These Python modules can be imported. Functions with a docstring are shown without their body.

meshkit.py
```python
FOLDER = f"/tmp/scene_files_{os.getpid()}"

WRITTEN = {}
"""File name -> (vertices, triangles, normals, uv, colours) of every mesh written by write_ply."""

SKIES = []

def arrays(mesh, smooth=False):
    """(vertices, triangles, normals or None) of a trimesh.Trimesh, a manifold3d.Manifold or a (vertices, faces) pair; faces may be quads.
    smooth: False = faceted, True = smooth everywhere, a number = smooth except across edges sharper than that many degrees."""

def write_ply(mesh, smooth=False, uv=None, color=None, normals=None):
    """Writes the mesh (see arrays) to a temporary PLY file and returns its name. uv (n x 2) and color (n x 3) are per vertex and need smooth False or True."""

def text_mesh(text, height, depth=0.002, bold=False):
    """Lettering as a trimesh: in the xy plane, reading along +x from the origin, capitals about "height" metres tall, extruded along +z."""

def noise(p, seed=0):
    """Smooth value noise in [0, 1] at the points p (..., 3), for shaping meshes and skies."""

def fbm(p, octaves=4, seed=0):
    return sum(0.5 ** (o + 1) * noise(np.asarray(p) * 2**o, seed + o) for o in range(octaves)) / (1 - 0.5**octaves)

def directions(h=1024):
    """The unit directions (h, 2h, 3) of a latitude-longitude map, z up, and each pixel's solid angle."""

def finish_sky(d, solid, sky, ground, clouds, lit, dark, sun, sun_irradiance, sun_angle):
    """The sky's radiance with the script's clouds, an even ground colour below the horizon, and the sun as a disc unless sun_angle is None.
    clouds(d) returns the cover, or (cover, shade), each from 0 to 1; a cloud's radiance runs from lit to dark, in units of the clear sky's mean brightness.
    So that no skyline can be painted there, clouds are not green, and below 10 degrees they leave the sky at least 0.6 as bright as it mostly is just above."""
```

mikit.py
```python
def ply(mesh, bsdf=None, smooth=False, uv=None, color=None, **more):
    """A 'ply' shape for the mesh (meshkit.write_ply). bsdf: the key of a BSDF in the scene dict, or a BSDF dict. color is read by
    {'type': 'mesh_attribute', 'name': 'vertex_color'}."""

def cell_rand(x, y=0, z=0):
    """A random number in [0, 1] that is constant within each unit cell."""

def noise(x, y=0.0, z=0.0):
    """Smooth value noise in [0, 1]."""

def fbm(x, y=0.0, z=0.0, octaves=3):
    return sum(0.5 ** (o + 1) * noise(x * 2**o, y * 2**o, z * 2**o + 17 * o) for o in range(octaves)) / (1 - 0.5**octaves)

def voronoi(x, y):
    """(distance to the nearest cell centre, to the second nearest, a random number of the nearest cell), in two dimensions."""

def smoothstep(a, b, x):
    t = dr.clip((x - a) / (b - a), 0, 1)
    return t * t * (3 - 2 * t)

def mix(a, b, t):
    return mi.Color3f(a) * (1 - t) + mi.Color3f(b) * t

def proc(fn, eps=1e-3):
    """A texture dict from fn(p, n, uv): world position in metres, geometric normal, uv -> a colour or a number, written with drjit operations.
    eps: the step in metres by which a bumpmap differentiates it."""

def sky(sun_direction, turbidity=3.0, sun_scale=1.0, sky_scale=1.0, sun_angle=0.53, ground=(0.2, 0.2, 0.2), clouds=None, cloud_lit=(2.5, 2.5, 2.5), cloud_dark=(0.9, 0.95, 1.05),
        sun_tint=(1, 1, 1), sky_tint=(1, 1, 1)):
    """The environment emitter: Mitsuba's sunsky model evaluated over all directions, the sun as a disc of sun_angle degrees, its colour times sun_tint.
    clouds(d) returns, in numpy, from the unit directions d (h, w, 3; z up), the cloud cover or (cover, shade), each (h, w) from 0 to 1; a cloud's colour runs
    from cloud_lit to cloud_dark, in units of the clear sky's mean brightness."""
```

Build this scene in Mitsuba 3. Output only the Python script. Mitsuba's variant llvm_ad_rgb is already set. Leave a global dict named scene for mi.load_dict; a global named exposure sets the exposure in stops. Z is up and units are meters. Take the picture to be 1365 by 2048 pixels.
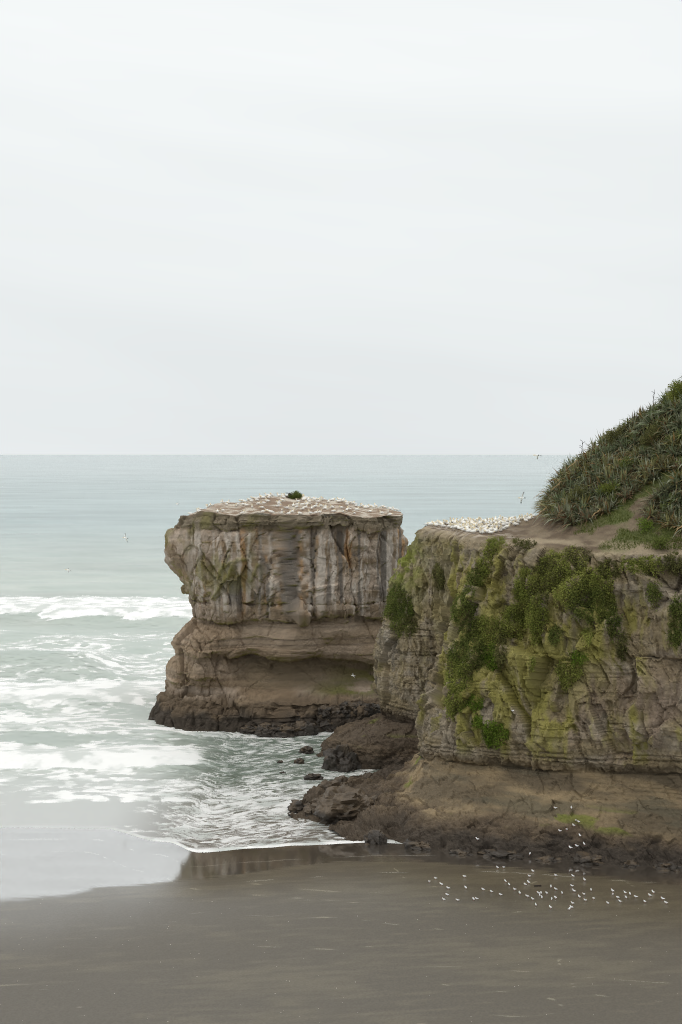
import math
import numpy as np, trimesh, drjit as dr, mitsuba as mi, mikit, meshkit
from scipy.interpolate import PchipInterpolator
from scipy.spatial import cKDTree
from shapely.geometry import Polygon
from shapely import contains_xy

# ------------------------------------------------------------------ camera, sky, exposure
F, HX, HY, CH = 2844.0, 682.5, 910.0, 40.0          # focal length and horizon of the photograph in pixels, eye height in metres
T = mi.ScalarTransform4f
scene, labels = {'type': 'scene'}, {}
scene['camera'] = {'type': 'perspective', 'fov': math.degrees(2 * math.atan(HX / F)), 'fov_axis': 'x',
                   'to_world': T().look_at(origin=[0, 0, CH], target=[0, 100, CH], up=[0, 0, 1]),
                   'principal_point_offset_x': 0.0, 'principal_point_offset_y': (1024.0 - HY) / 2048.0,
                   'near_clip': 1.0, 'far_clip': 4.0e6}
exposure = 1.3

def overcast(d):
    el = np.arcsin(np.clip(d[..., 2], -1, 1))
    az = np.arctan2(d[..., 0], d[..., 1])
    q = np.stack([az * 2.2 + 3.0 + el * 2.0, el * 15.0 + 0.5 * np.sin(az * 3), az * 0], -1)
    streak = 0.75 * (meshkit.fbm(q, 3, 5) - 0.5) + 0.45 * (meshkit.fbm(q * 3.1, 3, 6) - 0.5)
    rise = np.clip((np.degrees(el) - 3) / 87.0, 0, 1)
    lit = 0.06 * np.clip(np.degrees(el) / 9.0, 0, 1) + 0.90 * rise ** 1.3
    return np.ones_like(el), np.clip(0.93 - 0.93 * lit + 0.14 * streak, 0, 1)

scene['sky'] = mikit.sky([-0.35, -0.25, 0.9], turbidity=4, sun_scale=0.12, sun_angle=30, clouds=overcast,
                         cloud_lit=(4.0, 4.04, 3.96), cloud_dark=(2.05, 2.15, 2.18), ground=(0.60, 0.63, 0.64))

# ------------------------------------------------------------------ helpers
def P(px, py, Y):
    return np.array([(px - HX) * Y / F, Y, CH - (py - HY) * Y / F])
def pix(p):
    p = np.asarray(p)
    return HX + F * p[..., 0] / p[..., 1], HY + F * (CH - p[..., 2]) / p[..., 1]
def ss(a, b, x):
    t = np.clip((x - a) / (b - a), 0, 1)
    return t * t * (3 - 2 * t)
def nz(p, s, o=4, seed=0):
    return meshkit.fbm(np.asarray(p) * np.asarray(s, float), o, seed)
def lerp(a, b, t):
    return np.asarray(a) * (1 - t[..., None]) + np.asarray(b) * t[..., None]
def grid_faces(n, m, close=False):
    i, j = np.meshgrid(np.arange(n - 1), np.arange(m if close else m - 1), indexing='ij')
    j2 = (j + 1) % m
    return np.stack([i * m + j, i * m + j2, (i + 1) * m + j2, (i + 1) * m + j], -1).reshape(-1, 4)
def grid_normals(G):
    a, b = np.gradient(G, axis=0), np.gradient(G, axis=1)
    n = np.cross(a, b)
    return n / (np.linalg.norm(n, axis=-1, keepdims=True) + 1e-9)
USED = {}
def numbered(name):
    k = USED.get(name, 0)
    USED[name] = k + 1
    return name if k == 0 else f'{name}_{k:03d}'
def put(key, shape, label=None, cat=None, group=None, kind=None):
    scene[key] = shape
    e = {k: v for k, v in (('label', label), ('category', cat), ('group', group), ('kind', kind)) if v}
    if e:
        labels[key] = e
    return key
def tag(key, label, cat, group=None):
    labels[key] = {'label': label, 'category': cat, **({'group': group} if group else {})}
def vcol(rough=0.9, spec=0.3):
    return {'type': 'twosided', 'bsdf': {'type': 'principled', 'base_color': {'type': 'mesh_attribute', 'name': 'vertex_color'}, 'roughness': rough, 'specular': spec}}
scene['rock_material'] = vcol(0.85, 0.3)
scene['wet_rock_material'] = vcol(0.5, 0.4)
scene['bird_material'] = vcol(0.8, 0.3)
def thin(rough, trans):
    return {'type': 'principledthin', 'base_color': {'type': 'mesh_attribute', 'name': 'vertex_color'}, 'roughness': rough, 'diff_trans': trans, 'eta': 1.4}
scene['leaf_material'] = thin(0.5, 0.7)
scene['flax_material'] = thin(0.35, 0.5)

def strata_table(seed, z0, z1, tmin, tmax, amp, notch):
    r = np.random.default_rng(seed)
    z = np.arange(z0, z1, 0.03)
    edges = [z0]
    while edges[-1] < z1:
        edges.append(edges[-1] + tmin + (tmax - tmin) * r.random() ** 2)
    edges = np.array(edges)
    off = (r.random(len(edges)) - 0.5) * amp
    k = np.clip(np.searchsorted(edges, z) - 1, 0, len(edges) - 1)
    v = off[k]
    for e, a in zip(edges, r.random(len(edges)) ** 2):
        v = v - notch * a * np.exp(-((z - e) / 0.07) ** 2)
    return z, v
def facets(p, scale, seed, lo, hi):
    """Broken planar faces: per cell of a 3-D scatter a random step and a random tilt."""
    r = np.random.default_rng(seed)
    scale = np.asarray(scale, float)
    lo, hi = np.asarray(lo) / scale - 2, np.asarray(hi) / scale + 2
    c = r.random((int(np.prod(hi - lo)), 3)) * (hi - lo) + lo
    step, tilt = r.random(len(c)) - 0.5, r.normal(size=(len(c), 3)) * 0.8
    q = p / scale
    d, i = cKDTree(c).query(q, 2)
    i0 = i[:, 0]
    crack = np.exp(-((d[:, 1] - d[:, 0]) / 0.05) ** 2)
    return step[i0] + np.clip((tilt[i0] * (q - c[i0])).sum(-1), -0.8, 0.8), crack

# ------------------------------------------------------------------ the shore line in plan
EDGE = np.array([P(px, 0, 1) * [40 * F / (py - HY)] * 1.0 for px, py in
                 ((-500, 1640), (0, 1650), (200, 1652), (330, 1682), (400, 1706), (520, 1696), (600, 1690), (740, 1684), (900, 1690), (1400, 1700))])
EX, EY = EDGE[:, 0], np.array([40 * F / (py - HY) for py in (1640, 1650, 1652, 1682, 1706, 1696, 1690, 1684, 1690, 1700)])
WETP = ((-500, 1812), (0, 1797), (100, 1790), (230, 1772), (400, 1757), (560, 1737), (700, 1726), (820, 1722), (1000, 1737), (1365, 1765), (1800, 1790))
SLOPE = 0.030                                          # the wet sand falls seawards
WY = np.array([F * (40 - SLOPE * 146) / (py - HY - SLOPE * F) for _, py in WETP])
WX = np.array([(px - HX) * y / F for (px, _), y in zip(WETP, WY)])

def dr_curve(x, xs, ys):
    """Piecewise smooth curve y(x) for textures."""
    v = mi.Float(float(ys[0]))
    for i in range(len(xs) - 1):
        t = dr.clip((x - float(xs[i])) / float(xs[i + 1] - xs[i]), 0, 1)
        t = t * t * (3 - 2 * t)
        v = dr.select(x > float(xs[i]), float(ys[i]) + (float(ys[i + 1]) - float(ys[i])) * t, v)
    return v
def np_curve(x, xs, ys):
    i = np.clip(np.searchsorted(xs, x) - 1, 0, len(xs) - 2)
    t = np.clip((x - xs[i]) / (xs[i + 1] - xs[i]), 0, 1)
    t = t * t * (3 - 2 * t)
    return np.where(x < xs[0], ys[0], ys[i] + (ys[i + 1] - ys[i]) * t)

# ------------------------------------------------------------------ beach
def sand_z(x, y):
    """An even beach face that flattens inland; the swash line EX, EY wanders over it."""
    s = np.minimum(146 - y, 130.0) + 0 * x
    return SLOPE * s - 0.019 * np.maximum(s - 16, 0) * ss(0, 10, s - 16)
sx, sy = np.concatenate([np.linspace(-600, -95, 20), np.linspace(-90, 90, 361), np.linspace(95, 600, 20)]), np.concatenate([np.linspace(-600, 38, 30), np.linspace(40, 150, 260), np.linspace(150.6, 230, 40)])
SX, SY = np.meshgrid(sx, sy)
SP = np.stack([SX, SY, SX * 0], -1)
SZ = sand_z(SX, SY) + 0.05 * (nz(SP, (0.05, 0.12, 1), 3, 3) - 0.5) * ss(2, 20, np_curve(SX, WX, WY) - SY)
SP[..., 2] = SZ

def wetness(p):
    w = dr_curve(p.x, WX, WY)
    n = mikit.noise(p.x * 0.10, p.y * 0.35)
    n2 = mikit.fbm(p.x * 0.5, p.y * 2.2, 2.0, 3)
    d = p.y - w + (n - 0.5) * 1.8 + (n2 - 0.5) * 2.4
    soft = mikit.mix(1.8, 0.6, mikit.smoothstep(-26.0, -8.0, p.x)).x
    return mikit.smoothstep(-soft, 0.35, d)
def sand_color(p, n, uv):
    a = mikit.fbm(p.x * 0.05 + p.y * 0.03, p.y * 0.16 - p.x * 0.02, 0.0, 4)
    b = mikit.fbm(p.x * 0.35 + p.y * 0.2, p.y * 1.5 - p.x * 0.25, 3.0, 3)
    g = mikit.noise(p.x * 9, p.y * 9)
    streak = mikit.smoothstep(0.42, 0.70, a * 0.55 + b * 0.45)
    c = mikit.mix((0.075, 0.063, 0.045), (0.098, 0.083, 0.056), streak)
    foamline = mikit.smoothstep(0.02, 0.0, dr.abs(mikit.noise(p.x * 0.09 + 7, p.y * 0.22 + p.x * 0.05) - 0.55)) * mikit.smoothstep(0.58, 0.75, b)
    c = mikit.mix(c, (0.40, 0.37, 0.27), foamline * 0.28)
    c = c * (0.88 + 0.24 * g)
    e = p.y - dr_curve(p.x, EX, EY) + 3.0 * mikit.noise(p.x * 0.07, 3.0)
    line = mikit.smoothstep(0.14, 0.03, dr.abs(e + 4.0)) + mikit.smoothstep(0.10, 0.02, dr.abs(e + 9.0 + 2.0 * mikit.noise(p.x * 0.11, 9.0)))
    c = mikit.mix(c, (0.060, 0.050, 0.040), wetness(p))
    return mikit.mix(c, (0.34, 0.33, 0.29), line * mikit.smoothstep(0.45, 0.65, b) * 0.8)
def sand_rough(p, n, uv):
    w = dr_curve(p.x, WX, WY)
    return mikit.mix(0.20, 0.60, mikit.smoothstep(-1.0, 22.0, w - p.y)).x
def film(p, n, uv):
    w = wetness(p)
    return w * 0.55 * (0.84 + 0.3 * mikit.fbm(p.x * 0.12, p.y * 0.6, 0.0, 3))
scene['sand_material'] = {'type': 'blendbsdf', 'weight': mikit.proc(film),
    'a': {'type': 'twosided', 'bsdf': {'type': 'principled', 'base_color': mikit.proc(sand_color), 'roughness': mikit.proc(sand_rough), 'specular': 0.85}},
    'b': {'type': 'twosided', 'bsdf': {'type': 'roughconductor', 'material': 'none', 'alpha': 0.004, 'specular_reflectance': {'type': 'rgb', 'value': [0.96, 0.96, 0.95]}}}}
put('beach', mikit.ply((SP.reshape(-1, 3), grid_faces(*SX.shape)), 'sand_material', smooth=True), kind='structure')

# ------------------------------------------------------------------ sea
def Yp(py):
    return 40 * F / (py - HY)
def crest_shift(x, k, m=np):
    return 3.0 * m.sin(x / 17.0 + 1.3 * k) + 1.6 * m.sin(x / 7.3 + 2.1 * k) + 0.7 * m.sin(x / 3.1 + k)
# front edge, back edge, crest height, left and right end, foam cover, edge wobble
WAVES = [(Yp(1244), Yp(1200), 1.9, -400, 400, 1.40, 1.0), (Yp(1315), Yp(1297), 0.9, -66, -47, 0.95, 0.35), (Yp(1351), Yp(1324), 2.3, -90, -42, 0.0, 0.6),
         (Yp(1416), Yp(1364), 0.8, -300, -30, 1.12, 0.5), (Yp(1474), Yp(1426), 0.3, -300, -31, 0.56, 0.5), (Yp(1533), Yp(1490), 0.9, -200, -17.5, 1.15, 0.45),
         (Yp(1608), Yp(1560), 0.12, -36, -13, 0.50, 0.25)]
rows = [136.0]
while rows[-1] < 2.0e6:
    y = rows[-1]
    rows.append(y + (0.13 if y < 157 else max(0.30, y * y / 95000)))
rows = np.array(rows)
fan = np.concatenate([-np.geomspace(12, 0.345, 24), np.linspace(-0.33, 0.33, 560), np.geomspace(0.345, 12, 24)])
QY, QA = np.meshgrid(rows, fan, indexing='ij')
QX = QA * QY
Q = np.stack([QX, QY, QX * 0], -1)
z = np.zeros_like(QX)
for k, (yf, yb, h, xl, xr, cov, wob) in enumerate(WAVES):
    yy = QY - crest_shift(QX, k) * wob
    t = (yy - yf) / (yb - yf)
    prof = ss(-0.15, 0.22, t) * (1 - ss(0.25, 1.2, t)) if cov > 0 else ss(-0.3, 0.75, t) * (1 - ss(0.8, 1.8, t))
    z += h * prof * ss(xl - 6, xl + 6, QX) * (1 - ss(xr - 8, xr + 4, QX))
chop = (nz(Q, (0.10, 0.30, 1), 4, 11) - 0.5) * 0.9 + (nz(Q, (0.02, 0.06, 1), 2, 13) - 0.5) * 0.8
depth_here = ss(0, 45, QY - np_curve(QX, EX, EY))
z += chop * (0.05 + 0.75 * depth_here) * (1 - ss(1500, 6000, QY))
z += 0.40 * np.sin(QY / 6.5 + 7.0 * nz(Q, (0.018, 0.012, 1), 3, 14)) * (0.3 + 1.4 * nz(Q, (0.03, 0.02, 1), 2, 15)) * ss(190, 300, QY) * (1 - ss(900, 2500, QY))
eq = QY - np_curve(QX, EX, EY)
up_ = ss(0, 14, eq)
Q[..., 2] = (z * ss(0, 25, eq) + 0.03) * up_ + (sand_z(QX, np.minimum(QY, 170)) + 0.03 + 0.10 * np.clip(eq, -6, 0)) * (1 - up_)

def dr_ss(a, b, x):
    return mikit.smoothstep(a, b, x)
def cove(p):
    return dr_ss(-26.0, -13.0, p.x) * dr_ss(226.0, 208.0, p.y)
def foam_cover(p):
    x, y = p.x, p.y
    wx = x + 2.2 * (mikit.noise(x * 0.25, y * 0.25) - 0.5)
    broad = mikit.fbm(wx * 0.07, y * 0.10, 1.0, 3)
    cover = mi.Float(0.0)
    for k, (yf, yb, h, xl, xr, cov, wob) in enumerate(WAVES):
        if cov == 0:
            continue
        t = (y - crest_shift(x, k, dr) * wob - yf) / (yb - yf) + 0.30 * (broad - 0.5)
        band = dr_ss(-0.03, 0.06, t) * (1 - 0.22 * dr_ss(0.3, 1.0, t)) * (1 - dr_ss(0.85, 1.15, t))
        cover = dr.maximum(cover, cov * band * dr_ss(float(xl) - 5, float(xl) + 5, x) * (1 - dr_ss(float(xr) - 5, float(xr) + 3, x + 5 * (broad - 0.5))))
    open_ = 1 - dr_ss(-26.0, -12.0, x)
    cover = dr.maximum(cover, 0.33 * dr_ss(335.0, 318.0, y) * open_ * dr_ss(166.0, 172.0, y) * dr_ss(0.30, 0.62, broad))
    e = y - dr_curve(x, EX, EY)
    right = dr_ss(-27.0, -14.0, x)
    cover = dr.maximum(cover, right * 0.44 * dr_ss(46.0, 24.0, e) * (0.55 + 0.9 * broad))
    cover = dr.maximum(cover, 0.28 * cove(p))
    wash = dr_ss(4.0, 0.8, dr.abs(y - 203.2 - 0.02 * dr.square(x + 12))) * dr_ss(-32.0, -28.0, x) * dr_ss(6.0, 2.0, x)
    tip = dr.sqrt(dr.square((x + 1.5) * 0.8) + dr.square(y - 160.5))
    cover = dr.maximum(cover, 0.62 * dr.maximum(wash, dr_ss(6.5, 4.5, tip)))
    return cover, broad, e, right
def foam_fn(p, n, uv):
    cover, broad, e, right = foam_cover(p)
    x, y = p.x, p.y
    fine = mikit.fbm(x * 0.60 + 2.5 * broad, y * 0.78 + 4.0 * broad, 2.0, 5)
    lace = mikit.fbm(x * 1.1 + 0.5 * e + 6 * fine, e * 2.4 + 6.0 * fine + 3.0 * broad, 4.0, 4)
    near = dr_ss(85.0, 62.0, e) * right
    f = fine * (1 - near) + (0.25 * fine + 0.75 * lace) * near
    th = 0.74 - 0.60 * cover
    soft = 0.11 + 0.07 * near
    body = dr_ss(th - soft, th + soft, f) * dr_ss(0.0, 0.15, cover) * (1 - 0.22 * near)
    rim = dr_ss(0.50, 0.10, e - 0.9 * fine) * mikit.mix(0.10, 0.9, right).x * dr_ss(0.35, 0.5, broad + 0.3 * right)
    return dr.clip(dr.maximum(body * 0.95, rim), 0, 1)
def foam_color(p, n, uv):
    t = mikit.fbm(p.x * 0.35, p.y * 0.30, 9.0, 4)
    return mikit.mix((0.62, 0.65, 0.63), (0.90, 0.905, 0.90), dr_ss(0.30, 0.58, t))
def water_color(p, n, uv):
    cover, broad, e, right = foam_cover(p)
    far = dr_ss(330.0, 900.0, p.y)
    deep = mikit.mix((0.41, 0.485, 0.435), (0.53, 0.575, 0.525), broad)
    deep = mikit.mix(deep, (0.36, 0.45, 0.455), far)
    deep = deep * (0.80 + 0.40 * mikit.fbm(p.x * 0.012, p.y * 0.035, 8.0, 4))
    deep = mikit.mix(deep, (0.148, 0.190, 0.155), cove(p))
    deep = mikit.mix(deep, (0.58, 0.61, 0.58), dr.clip(cover * 0.5, 0, 1) * (1 - right))
    shallow = mikit.mix((0.50, 0.515, 0.50), (0.150, 0.132, 0.108), right)  # pale left end has the sky's reflection put into its colour
    return mikit.mix(shallow, deep, dr_ss(3.0, 40.0, e))
def ripple(p, n, uv):
    x, y = p.x, p.y
    return 0.22 * mikit.noise(x * 0.5, y * 1.1) + 0.12 * mikit.noise(x * 1.3 + 4, y * 2.6) + 0.05 * mikit.noise(x * 3.1, y * 5.2)
def ripple_amp(p, n, uv):
    e = p.y - dr_curve(p.x, EX, EY)
    return ripple(p, n, uv) * (0.05 + 0.95 * dr_ss(3.0, 40.0, e)) * (1 - dr_ss(400.0, 4000.0, p.y))
scene['water_material'] = {'type': 'blendbsdf', 'weight': mikit.proc(foam_fn),
    'a': {'type': 'twosided', 'bsdf': {'type': 'bumpmap', 'scale': 1.0, 'arbitrary': mikit.proc(ripple_amp, 0.05),
        'bsdf': {'type': 'roughplastic', 'diffuse_reflectance': mikit.proc(water_color), 'int_ior': 1.5, 'alpha': 0.12, 'nonlinear': False}}},
    'b': {'type': 'twosided', 'bsdf': {'type': 'diffuse', 'reflectance': mikit.proc(foam_color)}}}
put('sea', mikit.ply((Q.reshape(-1, 3), grid_faces(*QX.shape)), 'water_material', smooth=True), kind='structure')

# ------------------------------------------------------------------ rock colours
GREY, TAN, BROWN, DARK = np.array([0.360, 0.292, 0.232]), np.array([0.36, 0.255, 0.145]), np.array([0.20, 0.148, 0.098]), np.array([0.042, 0.034, 0.027])
MOSS, MOSSB, ORANGE, WHITE = np.array([0.225, 0.208, 0.048]), np.array([0.165, 0.185, 0.035]), np.array([0.34, 0.20, 0.095]), np.array([0.60, 0.58, 0.54])

# ------------------------------------------------------------------ sea stack
LEFT = [(365, 1038), (350, 1046), (337, 1051), (333, 1062), (336, 1083), (333, 1100), (337, 1117), (346, 1130), (350, 1135), (367, 1151), (378, 1168), (371, 1176), (380, 1185), (384, 1200),
        (391, 1206), (392, 1236), (396, 1240), (371, 1253), (357, 1266), (344, 1279), (353, 1289), (354, 1300), (338, 1330), (340, 1342), (343, 1355), (340, 1383), (327, 1386), (314, 1410), (311, 1432), (304, 1440), (298, 1452)]
RIGHT = [(809, 1026), (807, 1039), (800, 1052), (809, 1060), (806, 1070), (818, 1083), (814, 1098), (812, 1120), (806, 1140), (800, 1165), (796, 1195), (797, 1240), (800, 1300), (806, 1360), (830, 1400), (850, 1440), (852, 1460)]
YS = 222.0
lz = np.array([P(a, b, YS)[[2, 0]] for a, b in LEFT])[::-1]
rz = np.array([P(a, b, YS)[[2, 0]] for a, b in RIGHT])[::-1]
def xl_(z): return np.interp(z, lz[:, 0], lz[:, 1])
def xr_(z): return np.interp(z, rz[:, 0], rz[:, 1])
FRONT = np.array([(-2, 203.6), (0.2, 204.8), (2.6, 205.5), (2.8, 206.8), (4.1, 207.6), (4.4, 210.6), (4.8, 212.4), (6.0, 213.9), (8.0, 215.9), (9.0, 216.4), (9.5, 213.4), (10.5, 212.6), (13.0, 212.4), (15.2, 213.9), (15.6, 212.3), (17.3, 212.2),
                  (17.6, 213.7), (17.9, 212.5), (22.0, 212.0), (28.9, 211.8), (29.2, 211.1), (30.0, 211.0), (30.2, 211.4), (31.5, 211.8)])
def stack_front(zz, x):
    q = np.stack([x, x * 0, zz], -1)
    wob = (nz(q, (0.11, 1, 0.05), 3, 201) - 0.5) * 3.4 * ss(4.8, 7, zz) * (1 - ss(16, 17, zz))
    zz = zz + 1.6 * (nz(q, (0.22, 1, 0.05), 3, 204) - 0.5) * ss(27, 28.5, zz) * (1 - ss(30.3, 31, zz))
    zz = zz + wob + 0.09 * (x + 8) * ss(4.5, 6, zz) * (1 - ss(9, 12, zz))
    y = np.interp(zz, FRONT[:, 0], FRONT[:, 1])
    left = 1 - ss(-21.0, -14.0, x)
    lower = ss(4.2, 6, zz) * (1 - ss(13.2, 15.6, zz))
    y = y - left * lower * 3.2 - left * ss(7.0, 9.3, zz) * 0.0
    y = y - left * 2.2 * ss(5.5, 8.5, zz) * (1 - ss(9.0, 9.6, zz))
    right = ss(6.0, 12.0, x)
    y = y - right * 2.0 * ss(14.6, 16.2, zz) * (1 - ss(18.5, 19.5, zz))
    y = y + (nz(q, (0.13, 1, 0.11), 3, 202) - 0.5) * 3.6 * ss(3, 5, zz) * (1 - ss(28, 29.5, zz))
    return y
NR, NC = 270, 620
zz = np.concatenate([np.linspace(-1.5, 31.0, NR)])
u = np.linspace(0, 1, NC, endpoint=False)
th = np.where(u < 0.84, np.pi * (0.92 + 1.16 * u / 0.84), np.pi * (2.08 + 0.84 * (u - 0.84) / 0.16))   # front side finely, back coarsely
ZZ, TH = np.meshgrid(zz, th, indexing='ij')
ex = 0.55
cx_, sx_ = np.sign(np.cos(TH)) * np.abs(np.cos(TH)) ** ex, np.sign(np.sin(TH)) * np.abs(np.sin(TH)) ** ex
zsm = np.linspace(-2, 33, 120)
k_ = np.exp(-np.linspace(-2, 2, 25) ** 2); k_ /= k_.sum()
def smooth_profile(f):
    v = f(zsm)
    return np.convolve(np.pad(v, 12, mode='edge'), k_, 'valid')
xls, xrs = np.interp(ZZ, zsm, smooth_profile(xl_)), np.interp(ZZ, zsm, smooth_profile(xr_))
w_ = np.abs(cx_) ** 10
XL, XR = xls + (xl_(ZZ) - xls) * w_, xrs + (xr_(ZZ) - xrs) * w_
XX = (XL + XR) / 2 + (XR - XL) / 2 * cx_
yc, back = 226.0, 240.0
YF = stack_front(ZZ, XX)
YY = np.where(sx_ < 0, yc + (yc - YF) * sx_, yc + (back - yc) * sx_)
def stack_rim(x):
    q = np.stack([np.asarray(x, float), np.asarray(x) * 0.0, np.asarray(x) * 0.0], -1)
    return 0.9 * (nz(q, 0.25, 3, 211) - 0.5) + 0.25 * (nz(q, 1.1, 2, 212) - 0.5) + np.interp(x, [P(a, 0, YS)[0] for a in (330, 337, 365, 386, 420, 540, 650, 809)], [28.9, 29.1, 30.1, 30.9, 31.15, 31.2, 31.2, 30.75])
rim = stack_rim(XX)
Z3 = np.where(ZZ > 26, 26 + (ZZ - 26) * (rim - 26) / 5.0, ZZ)
S = np.stack([XX, YY, Z3], -1)
def top_z(x, y):
    base = stack_rim(x)
    g = np.exp(-((x + 10.5) / 8.5) ** 2) * ss(213, 235, y) + 0.35 * np.exp(-((x - 1.5) / 7.0) ** 2) * ss(215, 232, y)
    return base + 1.75 * np.clip(g, 0, 1.1) + 0.4 * ss(212, 222, y) * ss(-22, -16, x) * 0.3
cap = []
for f in np.linspace(0, 1, 46)[1:]:
    x, y = S[-1, :, 0] * (1 - f) + f * (-8.0), S[-1, :, 1] * (1 - f) + f * 228.0
    q = np.stack([x, y, x * 0], -1)
    h = top_z(x, y) * ss(0, 0.12, np.full_like(x, f)) + S[-1, :, 2] * (1 - ss(0, 0.12, np.full_like(x, f)))
    cap.append(np.stack([x, y, h + 0.25 * (nz(q, 0.35, 3, 8) - 0.5) + 0.12 * (nz(q, 1.6, 2, 9) - 0.5)], -1))
CAP = np.array(cap)
N = grid_normals(S)
if (N[100, 260] * np.array([0, -1, 0])).sum() < 0:
    N = -N
fl = S.reshape(-1, 3)
warp = (nz(fl, (0.06, 0.06, 0.10), 3, 21) - 0.5)[:, None] * np.array([0.0, 0, 1.6]) + np.stack([nz(fl, 0.3, 2, 22 + i) - 0.5 for i in range(3)], -1) * np.array([1.6, 1.6, 0.6])
lo, hi = fl.min(0), fl.max(0)
f1, c1 = facets(fl + warp + np.stack([fl[:, 2] * 0.25, fl[:, 2] * 0, fl[:, 2] * 0], -1), (5.0, 6.0, 13.0), 31, lo - 10, hi + 10)
f2, c2 = facets(fl + warp + np.stack([-fl[:, 2] * 0.3, fl[:, 2] * 0, fl[:, 2] * 0], -1), (2.4, 2.4, 5.5), 32, lo - 10, hi + 10)
f3, c3 = facets(fl + warp * 0.6, (0.9, 0.9, 1.0), 33, lo, hi)
tz, tv = strata_table(4, -3, 36, 0.25, 2.2, 0.55, 0.35)
zw = fl[:, 2] + warp[:, 2] * 0.35 - 0.012 * fl[:, 0]
st = np.interp(zw, tz, tv) * (0.35 + 1.1 * ss(0.35, 0.65, nz(fl, (0.12, 0.12, 0.2), 3, 35)))
flute = (nz(fl, (0.7, 0.7, 0.06), 4, 36) - 0.5)
z_ = fl[:, 2]
calm = 1 - 0.72 * ss(3.2, 5, z_) * (1 - ss(14.5, 16.5, z_)) * ss(-20, -14, fl[:, 0])      # smooth wave-cut hollow
rough = 1 - ss(2.8, 4.5, z_)
facez = ss(17.5, 19, z_) * (1 - ss(28, 29, z_))
D = calm * (0.85 * f1 + 0.30 * f2 + 0.14 * f3 - 0.40 * c1 - 0.16 * c2) + (0.55 - 0.33 * facez) * st + 1.5 * flute * calm + 1.1 * (nz(fl, (0.16, 0.16, 0.16), 3, 203) - 0.5) + 0.35 * (nz(fl, 0.5, 4, 37) - 0.5) + 0.16 * (nz(fl, 2.2, 3, 38) - 0.5)
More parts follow.
